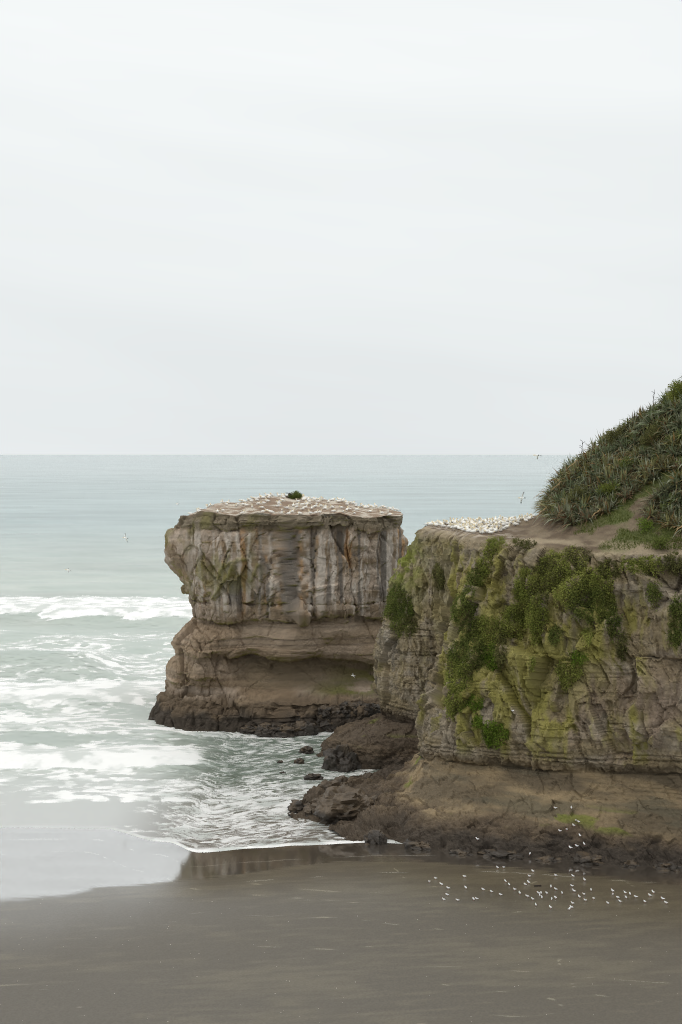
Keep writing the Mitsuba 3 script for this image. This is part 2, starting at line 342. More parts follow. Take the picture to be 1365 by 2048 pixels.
def seg_dist(a, b):
    A_, B_ = np.array([(a[0] - HX) * 0.0747, CH - (a[1] - HY) * 0.0747]), np.array([(b[0] - HX) * 0.0747, CH - (b[1] - HY) * 0.0747])
    q = np.stack([fl[:, 0], fl[:, 2]], -1) + 0.5 * np.stack([nz(fl, 0.8, 2, 205) - 0.5, nz(fl, 0.8, 2, 206) - 0.5], -1)
    t = np.clip(((q - A_) @ (B_ - A_)) / ((B_ - A_) @ (B_ - A_)), 0, 1)
    return np.linalg.norm(q - A_ - t[:, None] * (B_ - A_), axis=1), q
ridge = np.zeros(len(fl))
for a_, b_ in (((428, 1192), (478, 1118)), ((440, 1150), (462, 1108)), ((498, 1165), (518, 1128)), ((455, 1128), (490, 1118))):
    ridge = np.maximum(ridge, np.exp(-(seg_dist(a_, b_)[0] / 0.35) ** 2))
ridge *= np.sin(TH).reshape(-1) < 0
front_face = np.sin(TH).reshape(-1) < 0
slab_q = seg_dist((600, 1178), (675, 1166))[1]
slab = contains_xy(Polygon([((a_ - HX) * 0.0747, CH - (b_ - HY) * 0.0747) for a_, b_ in ((598, 1180), (640, 1170), (676, 1166), (673, 1188), (690, 1222), (697, 1246), (650, 1243), (590, 1238))]), slab_q[:, 0], slab_q[:, 1]) & front_face
D += 0.5 * ridge + 0.6 * slab
D += rough * (1.2 * (nz(fl, 0.6, 4, 39) - 0.5) + 0.4 * (nz(fl, 1.9, 3, 40) - 0.5))
hold = (1 - 0.5 * np.abs(cx_.reshape(-1)) ** 8) * (1 - 0.35 * ss(30.4, 31.2, z_))
fl2 = fl + N.reshape(-1, 3) * (D * hold)[:, None]
SD = np.concatenate([fl2.reshape(S.shape), CAP], 0)
NN = grid_normals(SD)
up = np.abs(NN[..., 2]).reshape(-1) * np.sign((NN[..., 2] * np.sign(NN[-1, 0, 2] + 1e-9)).reshape(-1))
p = SD.reshape(-1, 3)
x, y, zv = p.T
def rock_base(p, seed):
    m = nz(p, (0.18, 0.18, 0.5), 4, seed)
    band = np.interp(p[:, 2] + 1.2 * (nz(p, (0.05, 0.05, 0.2), 3, seed + 1) - 0.5), *strata_table(seed + 2, -3, 60, 0.15, 1.3, 1.0, 0.3))
    g = nz(p, (1.5, 1.5, 3.0), 3, seed + 3)
    return m, band, g
m, band, g = rock_base(p, 50)
col = lerp(GREY * 0.95, BROWN * 1.05, ss(0.40, 0.58, m))
low = 1 - ss(14.0, 17.0, zv + 2 * (m - 0.5))
col = lerp(col, np.array([0.215, 0.160, 0.110]), low * 0.75 * ss(4, 7, zv))
g = 0.5 * g + 0.5 * nz(p, (4.0, 4.0, 5.0), 2, 59)
col = col * (1 + 0.34 * band[:, None]) * (0.62 + 0.76 * g[:, None])
# run-off streaks: long in z, narrow in x, starting below the cap
ps = p + np.stack([0.9 * (nz(p, (0.5, 0.5, 0.35), 3, 207) - 0.5), y * 0, y * 0], -1)
sk = 0.72 * nz(ps, (0.75, 0.3, 0.035), 3, 55) + 0.28 * nz(p, (1.0, 1.0, 0.5), 3, 208)
sk2 = 0.8 * nz(ps, (1.9, 0.3, 0.05), 3, 56) + 0.2 * nz(p, (1.4, 1.4, 0.7), 3, 209)
face = ss(15.0, 18.5, zv + 5 * (nz(p, (0.8, 0.3, 0.1), 2, 57) - 0.5)) * (1 - ss(28.2, 29.3, zv + 2.5 * (sk2 - 0.5))) * ss(-25, -20, x)
col = lerp(col, ORANGE, face * ss(0.53, 0.62, sk) * 0.78)
col = lerp(col, np.array([0.47, 0.425, 0.375]), face * ss(0.50, 0.60, sk2) * 0.75)
col = lerp(col, np.array([0.13, 0.115, 0.10]), face * ss(0.52, 0.60, nz(p, (1.1, 0.3, 0.04), 3, 58)) * 0.88)
capd = ss(28.4, 29.3, zv + 2.2 * (sk2 - 0.5))
col = lerp(col, np.array([0.135, 0.115, 0.080]), capd * 0.75)
mossm = ss(0.52, 0.66, nz(p, (0.3, 0.3, 0.22), 4, 60)) * ss(15, 22, zv) * (1 - ss(-18, -6, x))
col = lerp(col, MOSS * 0.6, mossm * 0.6)
rg = np.zeros(len(p)); rg[:len(ridge)] = ridge
col = lerp(col, MOSS * 0.55, rg * 0.7)
shelf_green = ss(0.40, 0.55, nz(p, (0.3, 0.3, 0.8), 3, 210)) * ss(4.0, 4.5, zv) * (1 - ss(5.6, 6.4, zv)) * ss(-7, 1, x)
col = lerp(col, MOSSB * 0.6, shelf_green * 0.8)
ledge = ss(0.5, 0.8, up) * ss(4.4, 5.5, zv) * ss(0.36, 0.52, nz(p, 0.7, 3, 61))
col = lerp(col, MOSS * 0.7, ledge * 0.75)
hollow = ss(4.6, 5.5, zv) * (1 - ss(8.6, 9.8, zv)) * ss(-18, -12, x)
col = lerp(col, np.array([0.125, 0.098, 0.060]), hollow * 0.6)  # algae stain, with the hollow's own shade put into the colour too
seaweed = ss(0.48, 0.60, nz(p, (0.2, 0.2, 0.6), 4, 62)) * (1 - ss(7.0, 9.0, zv)) * ss(4, 5.5, zv) * ss(-5, 6, x)
col = lerp(col, MOSS * 0.55, seaweed * 0.8)
bandd = 1 - ss(3.6, 4.8, zv + 1.6 * (m - 0.5))
col = lerp(col, BROWN * 0.55 * (0.6 + 0.8 * g[:, None]), bandd)
col = lerp(col, DARK * (0.6 + 0.9 * g[:, None]), (1 - ss(1.6, 2.9, zv + 2.5 * (nz(p, 0.5, 3, 63) - 0.5))) * 0.9)
topm = np.zeros(SD.shape[:2]); topm[NR - 1:] = 1
topc = lerp(np.array([0.19, 0.135, 0.095]), np.array([0.40, 0.36, 0.30]), ss(0.45, 0.62, nz(p, 0.8, 4, 64)))
col = lerp(col, topc, topm.reshape(-1))
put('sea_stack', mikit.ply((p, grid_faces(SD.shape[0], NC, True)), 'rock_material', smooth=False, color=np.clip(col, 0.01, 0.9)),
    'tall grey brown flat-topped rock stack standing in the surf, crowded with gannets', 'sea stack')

# ------------------------------------------------------------------ headland: control net of (px, py, depth) from the foot to the rim, then inland
NET = [  # foot, dark band front, dark band top, apron, below ledge, ledge lip, mid, mid, brow, rim | inland x3, behind, behind
    [(1560, 1770, 131), (1560, 1765, 131.5), (1560, 1700, 134), (1560, 1610, 136), (1560, 1555, 137), (1560, 1540, 136), (1560, 1390, 136.5), (1560, 1225, 137), (1560, 1125, 138), (1560, 1112, 139.5), (1560, 1030, 145), (1560, 840, 156), (1560, 650, 168)],
    [(1365, 1760, 135), (1365, 1745, 136), (1365, 1685, 138.5), (1365, 1600, 141), (1365, 1545, 142), (1365, 1532, 141), (1365, 1380, 141.5), (1365, 1220, 142.5), (1365, 1120, 143), (1365, 1105, 144.5), (1365, 1050, 149), (1365, 900, 158), (1365, 782, 168)],
    [(1250, 1750, 136.6), (1250, 1735, 137.6), (1250, 1675, 140.2), (1250, 1605, 143.4), (1250, 1543, 145.5), (1250, 1530, 144.2), (1250, 1380, 144.8), (1250, 1220, 146), (1250, 1118, 147), (1250, 1100, 148.5), (1250, 1055, 152.5), (1250, 960, 161), (1245, 868, 171)],
    [(1130, 1742, 138), (1130, 1727, 139.5), (1130, 1665, 142), (1130, 1600, 146), (1130, 1540, 149), (1130, 1528, 147.5), (1130, 1380, 148), (1130, 1220, 149.5), (1130, 1112, 151), (1130, 1092, 152.5), (1130, 1060, 157), (1126, 1008, 164), (1122, 966, 171)],
    [(1030, 1732, 139), (1030, 1718, 140.5), (1030, 1660, 143.5), (1030, 1595, 148.5), (1025, 1530, 153), (1022, 1518, 151.5), (1020, 1380, 152.5), (1030, 1220, 154), (1030, 1100, 156.5), (1032, 1080, 158), (1040, 1066, 165), (1056, 1048, 174), (1070, 1032, 181)],
    [(930, 1726, 140.3), (930, 1712, 141.8), (930, 1655, 145), (930, 1590, 151), (920, 1520, 157), (915, 1508, 155.5), (905, 1380, 157), (930, 1220, 159), (938, 1090, 161.5), (942, 1072, 163), (944, 1061, 169), (947, 1051, 176), (950, 1042, 184)],
    [(735, 1705, 144), (738, 1690, 145.6), (765, 1640, 149), (805, 1590, 156), (850, 1515, 161.5), (848, 1500, 160.5), (884, 1370, 164), (912, 1220, 167), (912, 1085, 169), (918, 1069, 170), (916, 1060, 175), (915, 1053, 180), (914, 1045, 187)],
    [(655, 1662, 152), (662, 1650, 153.6), (720, 1604, 157.5), (795, 1578, 160.5), (846, 1515, 163.5), (843, 1500, 162.5), (880, 1369, 167), (909, 1219, 169.5), (908, 1083, 171.5), (914, 1068, 172), (911, 1060, 177), (910, 1053, 181.5), (909, 1045, 188)],
    [(576, 1632, 158), (582, 1624, 159.6), (645, 1583, 162.5), (760, 1565, 166), (846, 1515, 165.5), (843, 1499, 164.5), (880, 1368, 169), (907, 1218, 171.5), (905, 1082, 173.5), (910, 1067, 174.5), (908, 1060, 178.5), (907, 1053, 182.5), (906, 1046, 188.5)],
    [(692, 1572, 173.5), (700, 1563, 174.2), (715, 1553, 172.5), (780, 1550, 170.8), (846, 1513, 169), (846, 1497, 168.5), (880, 1367, 172.5), (904, 1217, 174.5), (899, 1080, 176), (902, 1065, 177), (902, 1060, 180), (901, 1055, 183), (900, 1047, 189)],
    [(835, 1560, 176.5), (836, 1550, 177.6), (838, 1535, 178.3), (842, 1505, 178.7), (852, 1450, 179.2), (852, 1436, 178.9), (874, 1350, 179.5), (886, 1200, 180), (880, 1075, 180), (883, 1061, 181), (882, 1058, 183.5), (881, 1054, 186), (880, 1049, 190)],
    [(740, 1556, 178), (742, 1545, 179.6), (736, 1492, 180.6), (760, 1456, 182.4), (796, 1440, 183.8), (794, 1424, 182.8), (806, 1330, 182.8), (830, 1200, 183), (846, 1072, 183.4), (857, 1057, 184.5), (858, 1055, 186), (858, 1053, 188), (858, 1050, 191)],
    [(634, 1512, 190), (638, 1503, 191.8), (648, 1482, 192.2), (700, 1455, 192.2), (768, 1430, 192), (762, 1412, 191), (757, 1330, 191), (787, 1180, 191), (836, 1070, 191), (849, 1054, 191), (850, 1053, 191.6), (851, 1052, 192.2), (851, 1051.5, 193)],
    [(700, 1480, 203), (700, 1478, 203), (710, 1470, 203), (740, 1440, 203), (775, 1420, 202), (775, 1405, 201), (775, 1310, 200), (800, 1170, 200), (840, 1075, 199), (853, 1056, 196), (853, 1056, 195.5), (853, 1055, 195.5), (853, 1055, 195.5)],
]
C = np.array([[P(*q) for q in colm] for colm in NET])
b1 = C[:, -1] + np.array([0, 6, -7.0]); b2 = C[:, -1] + np.array([0, 14, 0.0]); b2[:, 2] = -1
C[:9, 4] = 0.62 * C[:9, 5] + 0.38 * C[:9, 4] - np.array([0, 0, 0.45])                    # a slight undercut only
C = np.concatenate([C, b1[:, None], b2[:, None]], 1)                # columns x rows x 3
tc = np.concatenate([[0], np.cumsum(np.linalg.norm(np.diff(C[:, 2:9], axis=0), axis=-1).mean(1))])
tr = np.concatenate([[0], np.cumsum(np.linalg.norm(np.diff(C[:6], axis=1), axis=-1).mean(0))])
NT = int(tc[-1] / 0.115)
td = np.linspace(0, tc[-1], NT)
rd = []
for i in range(C.shape[1] - 1):
    step = 0.11 if i < 9 else (0.2 if i < 12 else 1.2)
    n = max(2, int((tr[i + 1] - tr[i]) / step))
    rd += list(np.linspace(tr[i], tr[i + 1], n, endpoint=False))
rd = np.array(rd + [tr[-1]])
H = PchipInterpolator(tc, C, axis=0)(td)                                # NT x rows x 3
H = PchipInterpolator(tr, H, axis=1)(rd)                                # NT x NRd x 3
cliff_w = 1 - ss(tr[8], tr[9], rd)                                      # 1 on the cliff, 0 inland
apron_w = (1 - ss(tr[4] - 0.3, tr[4] + 0.1, rd))                        # the sloping foot below the ledge line
N = grid_normals(H)
if (N[40, len(rd) // 3] * np.array([-0.2, -1, 0])).sum() < 0:
    N = -N
fl = H.reshape(-1, 3)
CW, AW = np.tile(cliff_w, NT), np.tile(apron_w, NT)
warp = (nz(fl, (0.06, 0.06, 0.10), 3, 71) - 0.5)[:, None] * np.array([0.0, 0, 1.6]) + np.stack([nz(fl, 0.3, 2, 72 + i) - 0.5 for i in range(3)], -1) * np.array([1.8, 1.8, 0.8])
shear = fl + warp + np.stack([fl[:, 2] * 0.35, fl[:, 2] * 0.1, fl[:, 2] * 0], -1)
lo, hi = shear.min(0), shear.max(0)
f1, c1 = facets(shear, (5.5, 5.5, 11.0), 81, lo, hi)
f2, c2 = facets(shear, (1.7, 1.7, 4.6), 82, lo, hi)
f3, c3 = facets(shear, (0.9, 0.9, 1.9), 83, lo, hi)
zw = fl[:, 2] + warp[:, 2] * 0.35 - 0.05 * fl[:, 0]
st = np.interp(zw, *strata_table(84, -5, 60, 0.25, 2.0, 0.5, 0.4)) * (0.3 + 1.2 * ss(0.35, 0.65, nz(fl, (0.12, 0.12, 0.2), 3, 85)))
fine_st = np.interp(zw, *strata_table(86, -5, 60, 0.12, 0.35, 0.12, 0.06))
flute = nz(fl, (0.5, 0.5, 0.07), 4, 87) - 0.5
upper = CW * (1 - AW)
def ridged(q, sc, seed, o=3):
    return np.abs(2 * nz(q, sc, o, seed) - 1)
f4, c4 = facets(shear, (0.55, 0.55, 0.9), 96, lo, hi)
rr = np.tile(rd, NT)
tt_ = np.repeat(td, len(rd))
fade = (0.22 + 0.78 * ss(tr[5], tr[5] + 4.0, rr)) * (1 - 0.55 * ss(tc[10], tc[11], tt_)) * (1 - 0.5 * ss(tr[8] - 2.5, tr[8], rr))
D = upper * (1.45 * f1 * fade + 0.50 * f2 * fade + 0.30 * f3 + 0.12 * f4 - 0.22 * c1 - 0.10 * c2 + 0.40 * st + 0.18 * fine_st
             + ss(7.8, 12, fl[:, 2]) * (1.0 * (0.25 - ridged(fl, (0.30, 0.30, 0.05), 97)) + 0.30 * (0.25 - ridged(fl, (1.1, 1.1, 0.12), 98))) + 0.16 * (nz(fl, (3.5, 3.5, 1.5), 2, 99) - 0.5))
D += AW * (0.20 * f2 + 0.10 * f3 + 0.9 * fine_st + 0.35 * st) + CW * (0.7 * (nz(fl, 0.30, 3, 88) - 0.5) + 0.16 * (nz(fl, 2.4, 3, 89) - 0.5))
zl = fl[:, 2]
lump = 1 - ss(2.0, 3.6, zl + 1.2 * (nz(fl, 0.3, 2, 90) - 0.5))
def lumps(q, sc, seed):
    r = np.random.default_rng(seed)
    lo_, hi_ = q.min(0) / sc - 1, q.max(0) / sc + 1
    c_ = r.random((int(np.prod(hi_ - lo_)), 3)) * (hi_ - lo_) + lo_
    return 1 - cKDTree(c_).query(q / sc)[0] ** 2
lq = fl + 0.6 * np.stack([nz(fl, 0.9, 2, 190 + i) - 0.5 for i in range(3)], -1)
bil = lumps(lq, np.array([3.4, 3.4, 2.6]), 91) + 0.45 * lumps(lq, np.array([1.3, 1.3, 1.1]), 92)
D += CW * lump * (1.15 * bil - 1.2 + 0.5 * (nz(fl, 1.2, 4, 92) - 0.5) + 0.5 * (nz(fl, 2.6, 3, 93) - 0.5) + 0.12 * (0.3 - ridged(fl, 2.2, 100)))
rr = np.tile(rd, NT)
lw = ss(0.30, 0.55, nz(fl, (0.2, 0.2, 0.1), 3, 103))
rw = rr + 0.5 * (nz(fl, (0.25, 0.25, 0.05), 3, 119) - 0.5)
D -= CW * (0.50 * lw * np.exp(-((rw - tr[4] + 0.25) / 0.14) ** 2) + 0.32 * np.exp(-((rw - tr[5] - 0.45) / 0.11) ** 2) + 0.25 * lw * np.exp(-((rw - tr[5] - 1.0) / 0.09) ** 2))
D += AW * 0.30 * (0.25 - ridged(shear + np.stack([fl[:, 2] * 1.2, fl[:, 2] * 0, fl[:, 2] * 0], -1), (0.45, 0.3, 0.12), 101)) * ss(2.0, 3.5, zl)
D += AW * 0.14 * (0.25 - ridged(shear - np.stack([fl[:, 2] * 2.0, fl[:, 2] * 0, fl[:, 2] * 0], -1), (1.3, 0.5, 0.3), 102))
D += (1 - CW) * (0.5 * (nz(fl, 0.35, 4, 94) - 0.5) + 0.2 * (nz(fl, 1.5, 3, 95) - 0.5) + 0.3 * fine_st)
D = D * (1 - 0.7 * np.tile(ss(tr[8] - 0.5, tr[9], rd) * (1 - ss(tr[9], tr[9] + 2, rd)), NT))
HD = (fl + N.reshape(-1, 3) * D[:, None]).reshape(H.shape)
NN = grid_normals(HD)
NN = NN * (1 if (NN[40, len(rd) // 3] * np.array([-0.2, -1, 0])).sum() > 0 else -1)
p, up = HD.reshape(-1, 3), NN[..., 2].reshape(-1)
HN = NN.reshape(-1, 3)
x, y, zv = p.T
hpx, hpy = pix(p)
m, band, g = rock_base(p, 100)
g = 0.5 * g + 0.5 * nz(p, (4.0, 4.0, 5.0), 2, 104)
col = lerp(np.array([0.235, 0.200, 0.150]), np.array([0.205, 0.165, 0.100]), ss(0.36, 0.62, m))
col = col * (1 + 0.30 * band[:, None]) * (0.60 + 0.80 * g[:, None])
sk = nz(p, (0.9, 0.9, 0.05), 3, 105)
col = lerp(col, np.array([0.44, 0.41, 0.37]), upper * ss(0.60, 0.70, sk) * 0.5 * (1 - ss(-2, 14, x)))
col = lerp(col, np.array([0.10, 0.085, 0.065]), upper * ss(0.58, 0.68, nz(p, (0.7, 0.7, 0.06), 3, 106)) * 0.6)
sr = nz(p, (0.75, 0.75, 0.09), 4, 107)
zone = np.exp(-(((x - 21) / 8.0) ** 2 + ((zv - 19) / 9.5) ** 2)) + 0.8 * np.exp(-(((x - 10) / 3.0) ** 2 + ((zv - 24) / 6.5) ** 2)) + 0.35
col = lerp(col, MOSS, upper * ss(0.44, 0.60, sr * 0.75 + 0.28 * zone - 0.08) * 0.82 * ss(6.5, 9, zv) * (1 - 0.7 * ss(172, 176, y)))
brown = np.exp(-(((x - 31) / 9.0) ** 2 + ((zv - 13) / 7.0) ** 2))
col = lerp(col, np.array([0.225, 0.172, 0.130]) * (0.55 + 0.9 * g[:, None]), upper * brown * ss(0.40, 0.60, nz(p, (0.35, 0.35, 0.25), 3, 118)) * 0.85)
nose = np.exp(-(((x - 7.6) / 2.2) ** 2 + ((zv - 26.5) / 3.6) ** 2)) * ss(172, 180, y)
col = lerp(col, MOSSB, np.clip(nose * 1.6, 0, 1) * ss(0.3, 0.5, nz(p, 0.8, 3, 108)))
ap = lerp(np.array([0.235, 0.178, 0.106]), np.array([0.118, 0.092, 0.059]), ss(0.42, 0.62, nz(p, (0.15, 0.15, 0.5), 4, 109)))
ap = ap * (1 + 0.36 * band[:, None]) * (0.85 + 0.3 * g[:, None])
stain = ss(0.52, 0.64, nz(p, (0.10, 0.10, 0.55), 4, 110)) * (1 - ss(5.5, 7.5, zv))
ap = lerp(ap, np.array([0.10, 0.088, 0.06]), stain * 0.75)
ap = lerp(ap, np.array([0.080, 0.060, 0.042]) * (0.6 + 0.8 * g[:, None]), ss(174, 177, y))
rs = rr + 1.6 * (nz(p, (0.35, 0.35, 0.2), 4, 120) - 0.5)
col = lerp(col, ap, CW * (1 - ss(tr[4] - 0.2, tr[5] + 0.9, rs)))
algae = ss(0.60, 0.66, nz(p, (0.22, 0.22, 0.9), 4, 111)) * AW * ss(2.0, 2.8, zv) * (1 - ss(3.6, 4.6, zv))
col = lerp(col, MOSSB * 0.85, algae * 0.8)
lowz = 1 - ss(2.2, 3.4, zv + 1.8 * (nz(p, 0.3, 4, 112) - 0.5))
col = lerp(col, BROWN * 0.58 * (0.45 + 0.9 * g[:, None]), lowz * CW)
mus = (1 - ss(1.3, 2.6, zv + 2.0 * (nz(p, 0.6, 4, 113) - 0.5))) * (0.55 + 0.45 * ss(-2, 14, x))
col = lerp(col, DARK * (0.5 + 1.1 * g[:, None]), mus * CW * 0.95)
# ground inland: bare brown earth, pale rim, grass
earth = lerp(np.array([0.105, 0.076, 0.050]), np.array([0.160, 0.124, 0.082]), ss(0.4, 0.62, nz(p, (0.4, 0.4, 0.9), 4, 114)))
guano = ss(0.46, 0.6, nz(p, 1.2, 3, 115)) * (1 - ss(17.5, 22, x))
earth = lerp(earth, np.array([0.44, 0.39, 0.33]), guano * 0.5)
grassy = ss(0.50, 0.60, nz(p, 0.30, 4, 116)) * ss(25, 30, x) + ss(35.0, 38.0, zv)
earth = lerp(earth, np.array([0.085, 0.11, 0.028]), np.clip(grassy, 0, 1) * 0.8)
rimw = np.tile(ss(tr[8] - 0.6, tr[8] + 0.2, rd) * (1 - ss(tr[9] + 1.2, tr[9] + 3, rd)), NT)
col = lerp(col, earth, 1 - CW)
col = lerp(col, np.array([0.30, 0.245, 0.165]) * (0.8 + 0.4 * g[:, None]), rimw * 0.7 * ss(0.35, 0.55, nz(p, (0.3, 0.3, 1.4), 4, 117)))
HCOL = np.clip(col, 0.012, 0.9)
put('headland', mikit.ply((p, grid_faces(NT, len(rd))), 'rock_material', smooth=False, color=HCOL), kind='structure')

# ------------------------------------------------------------------ finding places on the rock
HT = cKDTree(np.stack([hpx, hpy], -1))
def on_headland(px, py, reach=4.0):
    """The nearest rock (or ground) of the headland that one meets when looking towards (px, py)."""
    i = np.array(HT.query_ball_point((px, py), reach))
    return i[np.argmin(p_head[i, 1])]
p_head, n_head = p, HN
r_ = np.random.default_rng(7)
STACK_TREE = cKDTree(SD[NR - 1:].reshape(-1, 3)[:, :2])
STACK_TOP = SD[NR - 1:].reshape(-1, 3)
def on_stack(x, y):
    d, i = STACK_TREE.query([x, y], 4)
    return float((STACK_TOP[i, 2] / (d + 0.02)).sum() / (1 / (d + 0.02)).sum())
def sand_at(px, py):
    y = Yp(py)
    for _ in range(4):
        z0 = float(sand_z(np.array((px - HX) * y / F), np.array(y)))
        y = (CH - z0) * F / (py - HY)
    return np.array([(px - HX) * y / F, y, z0 + 0.01])
def frame(pos, heading, scale=1.0, tilt=0.0, roll=0.0):
    return T().translate(list(map(float, pos))).rotate([0, 0, 1], float(heading)).rotate([0, 1, 0], float(-tilt)).rotate([1, 0, 0], float(roll)).scale(float(scale))

# ------------------------------------------------------------------ boulders
def boulder_mesh(w, d, h, seed, dark=0.8):
    ico = trimesh.creation.icosphere(subdivisions=4)
    v = np.array(ico.vertices)
    v = np.sign(v) * np.abs(v) ** 0.8
    q = v * 1.3 + seed * 7.7
    f, c = facets(q, (0.9, 0.9, 0.9), seed, q.min(0), q.max(0))
    k = 1 + 0.55 * (nz(q, 1.0, 3, seed) - 0.5) + 0.26 * f - 0.10 * c + 0.36 * (nz(q, 3.5, 4, seed + 1) - 0.5)
    v = v * k[:, None] * np.array([w, d, h])
    g = nz(q, 3.0, 3, seed + 2)
    c = lerp(BROWN * 0.44, DARK * 0.9, ss(0.35, 0.62, nz(q, 1.2, 3, seed + 3) + dark * 0.4 - 0.25 - 0.25 * v[:, 2] / h)) * (0.6 + 0.8 * g[:, None])
    return mikit.ply((v, np.array(ico.faces)), 'wet_rock_material', smooth=False, color=np.clip(c, 0.01, 0.8))
def boulder(px, py, Y, wpx, hpx_, label, group=None, dark=0.8, depth=0.8):
    """wpx, hpx_: its width and visible height in the photograph's pixels; py: where it leaves the ground."""
    s = Y / F
    key = numbered('boulder')
    sh = boulder_mesh(wpx * s / 2, wpx * s / 2 * depth, hpx_ * s * 0.75, USED['boulder'] + 300, dark)
    c = P(px, py, Y) + np.array([0, wpx * s / 2 * depth * 0.5, hpx_ * s * 0.20])
    sh['to_world'] = T().translate(c.tolist()).rotate([0, 0, 1], float(r_.uniform(-25, 25)))
    put(key, sh, label, 'boulder', group)
boulder(600, 1628, 159.0, 46, 24, 'small dark boulder awash at the outermost tip of the rock platform', dark=1.0)
boulder(634, 1638, 156.6, 44, 32, 'rounded brown boulder second from the seaward tip of the platform')
boulder(694, 1648, 155.0, 130, 62, 'big domed brown boulder on the seaward end of the rock platform', dark=0.4)
boulder(672, 1600, 163.0, 60, 40, 'dark hunched boulder on the edge behind the big domed boulder')
boulder(627, 1561, 175.0, 34, 11, 'low black boulder alone in the water of the cove', dark=1.4)
boulder(598, 1530, 184.0, 20, 11, 'small pointed dark boulder breaking the water in mid cove', dark=1.0)
boulder(561, 1528, 184.5, 12, 6, 'tiny dark boulder just showing left of the pointed one', dark=1.2)
boulder(566, 1551, 178.0, 12, 6, 'tiny flat dark boulder awash nearest the breaking foam', dark=1.2)
boulder(613, 1507, 191.0, 26, 12, 'low flat dark boulder at the seaward foot of the far buttress', dark=1.2)
boulder(682, 1543, 180.0, 66, 50, 'black blocky boulder leaning on the foot of the far buttress', dark=1.3)
boulder(305, 1441, 215.0, 16, 5, 'thin dark rock ledge jutting from the seaward foot of the stack', dark=1.3)
RUBBLE = [f'dark wet boulder, {o} from the sea in the front rubble of the stack' for o in ('first', 'second', 'third', 'fourth', 'fifth', 'sixth', 'seventh')] + [
    'dark boulder behind the third and fourth front boulders of the stack rubble', 'dark boulder behind the fifth front boulder of the stack rubble', 'flat dark boulder behind the second front boulder of the stack rubble',
    'highest dark boulder of the stack rubble, next to the hollow', 'dark boulder of the stack rubble closest to the far buttress']
for i, (a, b, w, h) in enumerate(((500, 1466, 40, 14), (535, 1470, 46, 20), (575, 1472, 50, 22), (612, 1470, 44, 26), (650, 1464, 56, 30), (690, 1458, 60, 34), (722, 1448, 52, 36), (600, 1448, 40, 20), (660, 1440, 44, 26), (560, 1452, 36, 16), (700, 1428, 46, 22), (742, 1432, 40, 24))):
    boulder(a, b, Yp(b) if b > 1455 else 206.5, w, h, RUBBLE[i], 'boulders at the foot of the sea stack', dark=1.1)
ORD = ['first', 'second', 'third', 'fourth', 'fifth', 'sixth', 'seventh', 'eighth', 'ninth', 'tenth', 'eleventh', 'twelfth']
for i, (a, b, w, h) in enumerate(((752, 1692, 46, 26), (842, 1704, 60, 22), (925, 1718, 50, 15), (1010, 1724, 80, 20), (1100, 1733, 50, 16), (1178, 1738, 66, 24), (1262, 1744, 50, 18), (1340, 1752, 66, 22))):
    boulder(a, b, Yp(b) + 0.9, w, h, f'dark mussel covered boulder edging the sand, {ORD[i]} from the sea', 'boulders along the sand', dark=1.2)

# ------------------------------------------------------------------ leafy plants
def leaf_cloud(centres, normals, radii, per, size, cols, rng, droop=0.3):
    """Leaf-sized folded faces filling domes about the centres."""
    n = len(centres) * per
    i = np.repeat(np.arange(len(centres)), per)
    d = rng.normal(size=(n, 3)); d /= np.linalg.norm(d, axis=1, keepdims=True)
    d += normals[i] * 0.7
    rad = radii[i] * rng.random(n) ** 0.45
    c = centres[i] + d * rad[:, None] * np.array([1, 1, 0.9])
    c[:, 2] -= droop * rng.random(n) * radii[i]
    a = d + rng.normal(size=(n, 3)) * 0.6 + np.array([0, 0, -0.3]); a /= np.linalg.norm(a, axis=1, keepdims=True)
    b = np.cross(a, rng.normal(size=(n, 3))); b /= np.linalg.norm(b, axis=1, keepdims=True) + 1e-9
    s = size * (0.6 + 0.8 * rng.random(n))[:, None]
    v = np.stack([c, c + a * s * 0.5 + b * s * 0.32, c + a * s, c + a * s * 0.5 - b * s * 0.32], 1).reshape(-1, 3)
    f = (np.arange(n) * 4)[:, None, None] + np.array([[0, 1, 2], [0, 2, 3]])
    t = np.clip(1.5 * (nz(centres, 0.7, 3, 5)[i] - 0.3) + 0.45 * rng.random(n), 0, 1)
    col = lerp(cols[0], cols[1], t) * (0.75 + 0.5 * rng.random(n))[:, None]
    col = lerp(col, (0.17, 0.135, 0.07), 0.7 * (rng.random(n) < 0.05 + 0.35 * ss(0.56, 0.68, nz(centres, 0.9, 2, 6)[i])))
    return v, f.reshape(-1, 3), np.repeat(col, 4, axis=0)
GREENS = {'dark': ((0.080, 0.110, 0.028), (0.200, 0.230, 0.068)), 'mid': ((0.145, 0.180, 0.040), (0.350, 0.370, 0.105)), 'bright': ((0.09, 0.15, 0.022), (0.19, 0.27, 0.045)),
          'olive': ((0.100, 0.105, 0.040), (0.20, 0.20, 0.08)), 'dry': ((0.12, 0.11, 0.06), (0.20, 0.19, 0.10))}
cand = np.where((hpx > 720) & (hpx < 1420) & (CW > 0.02))[0]
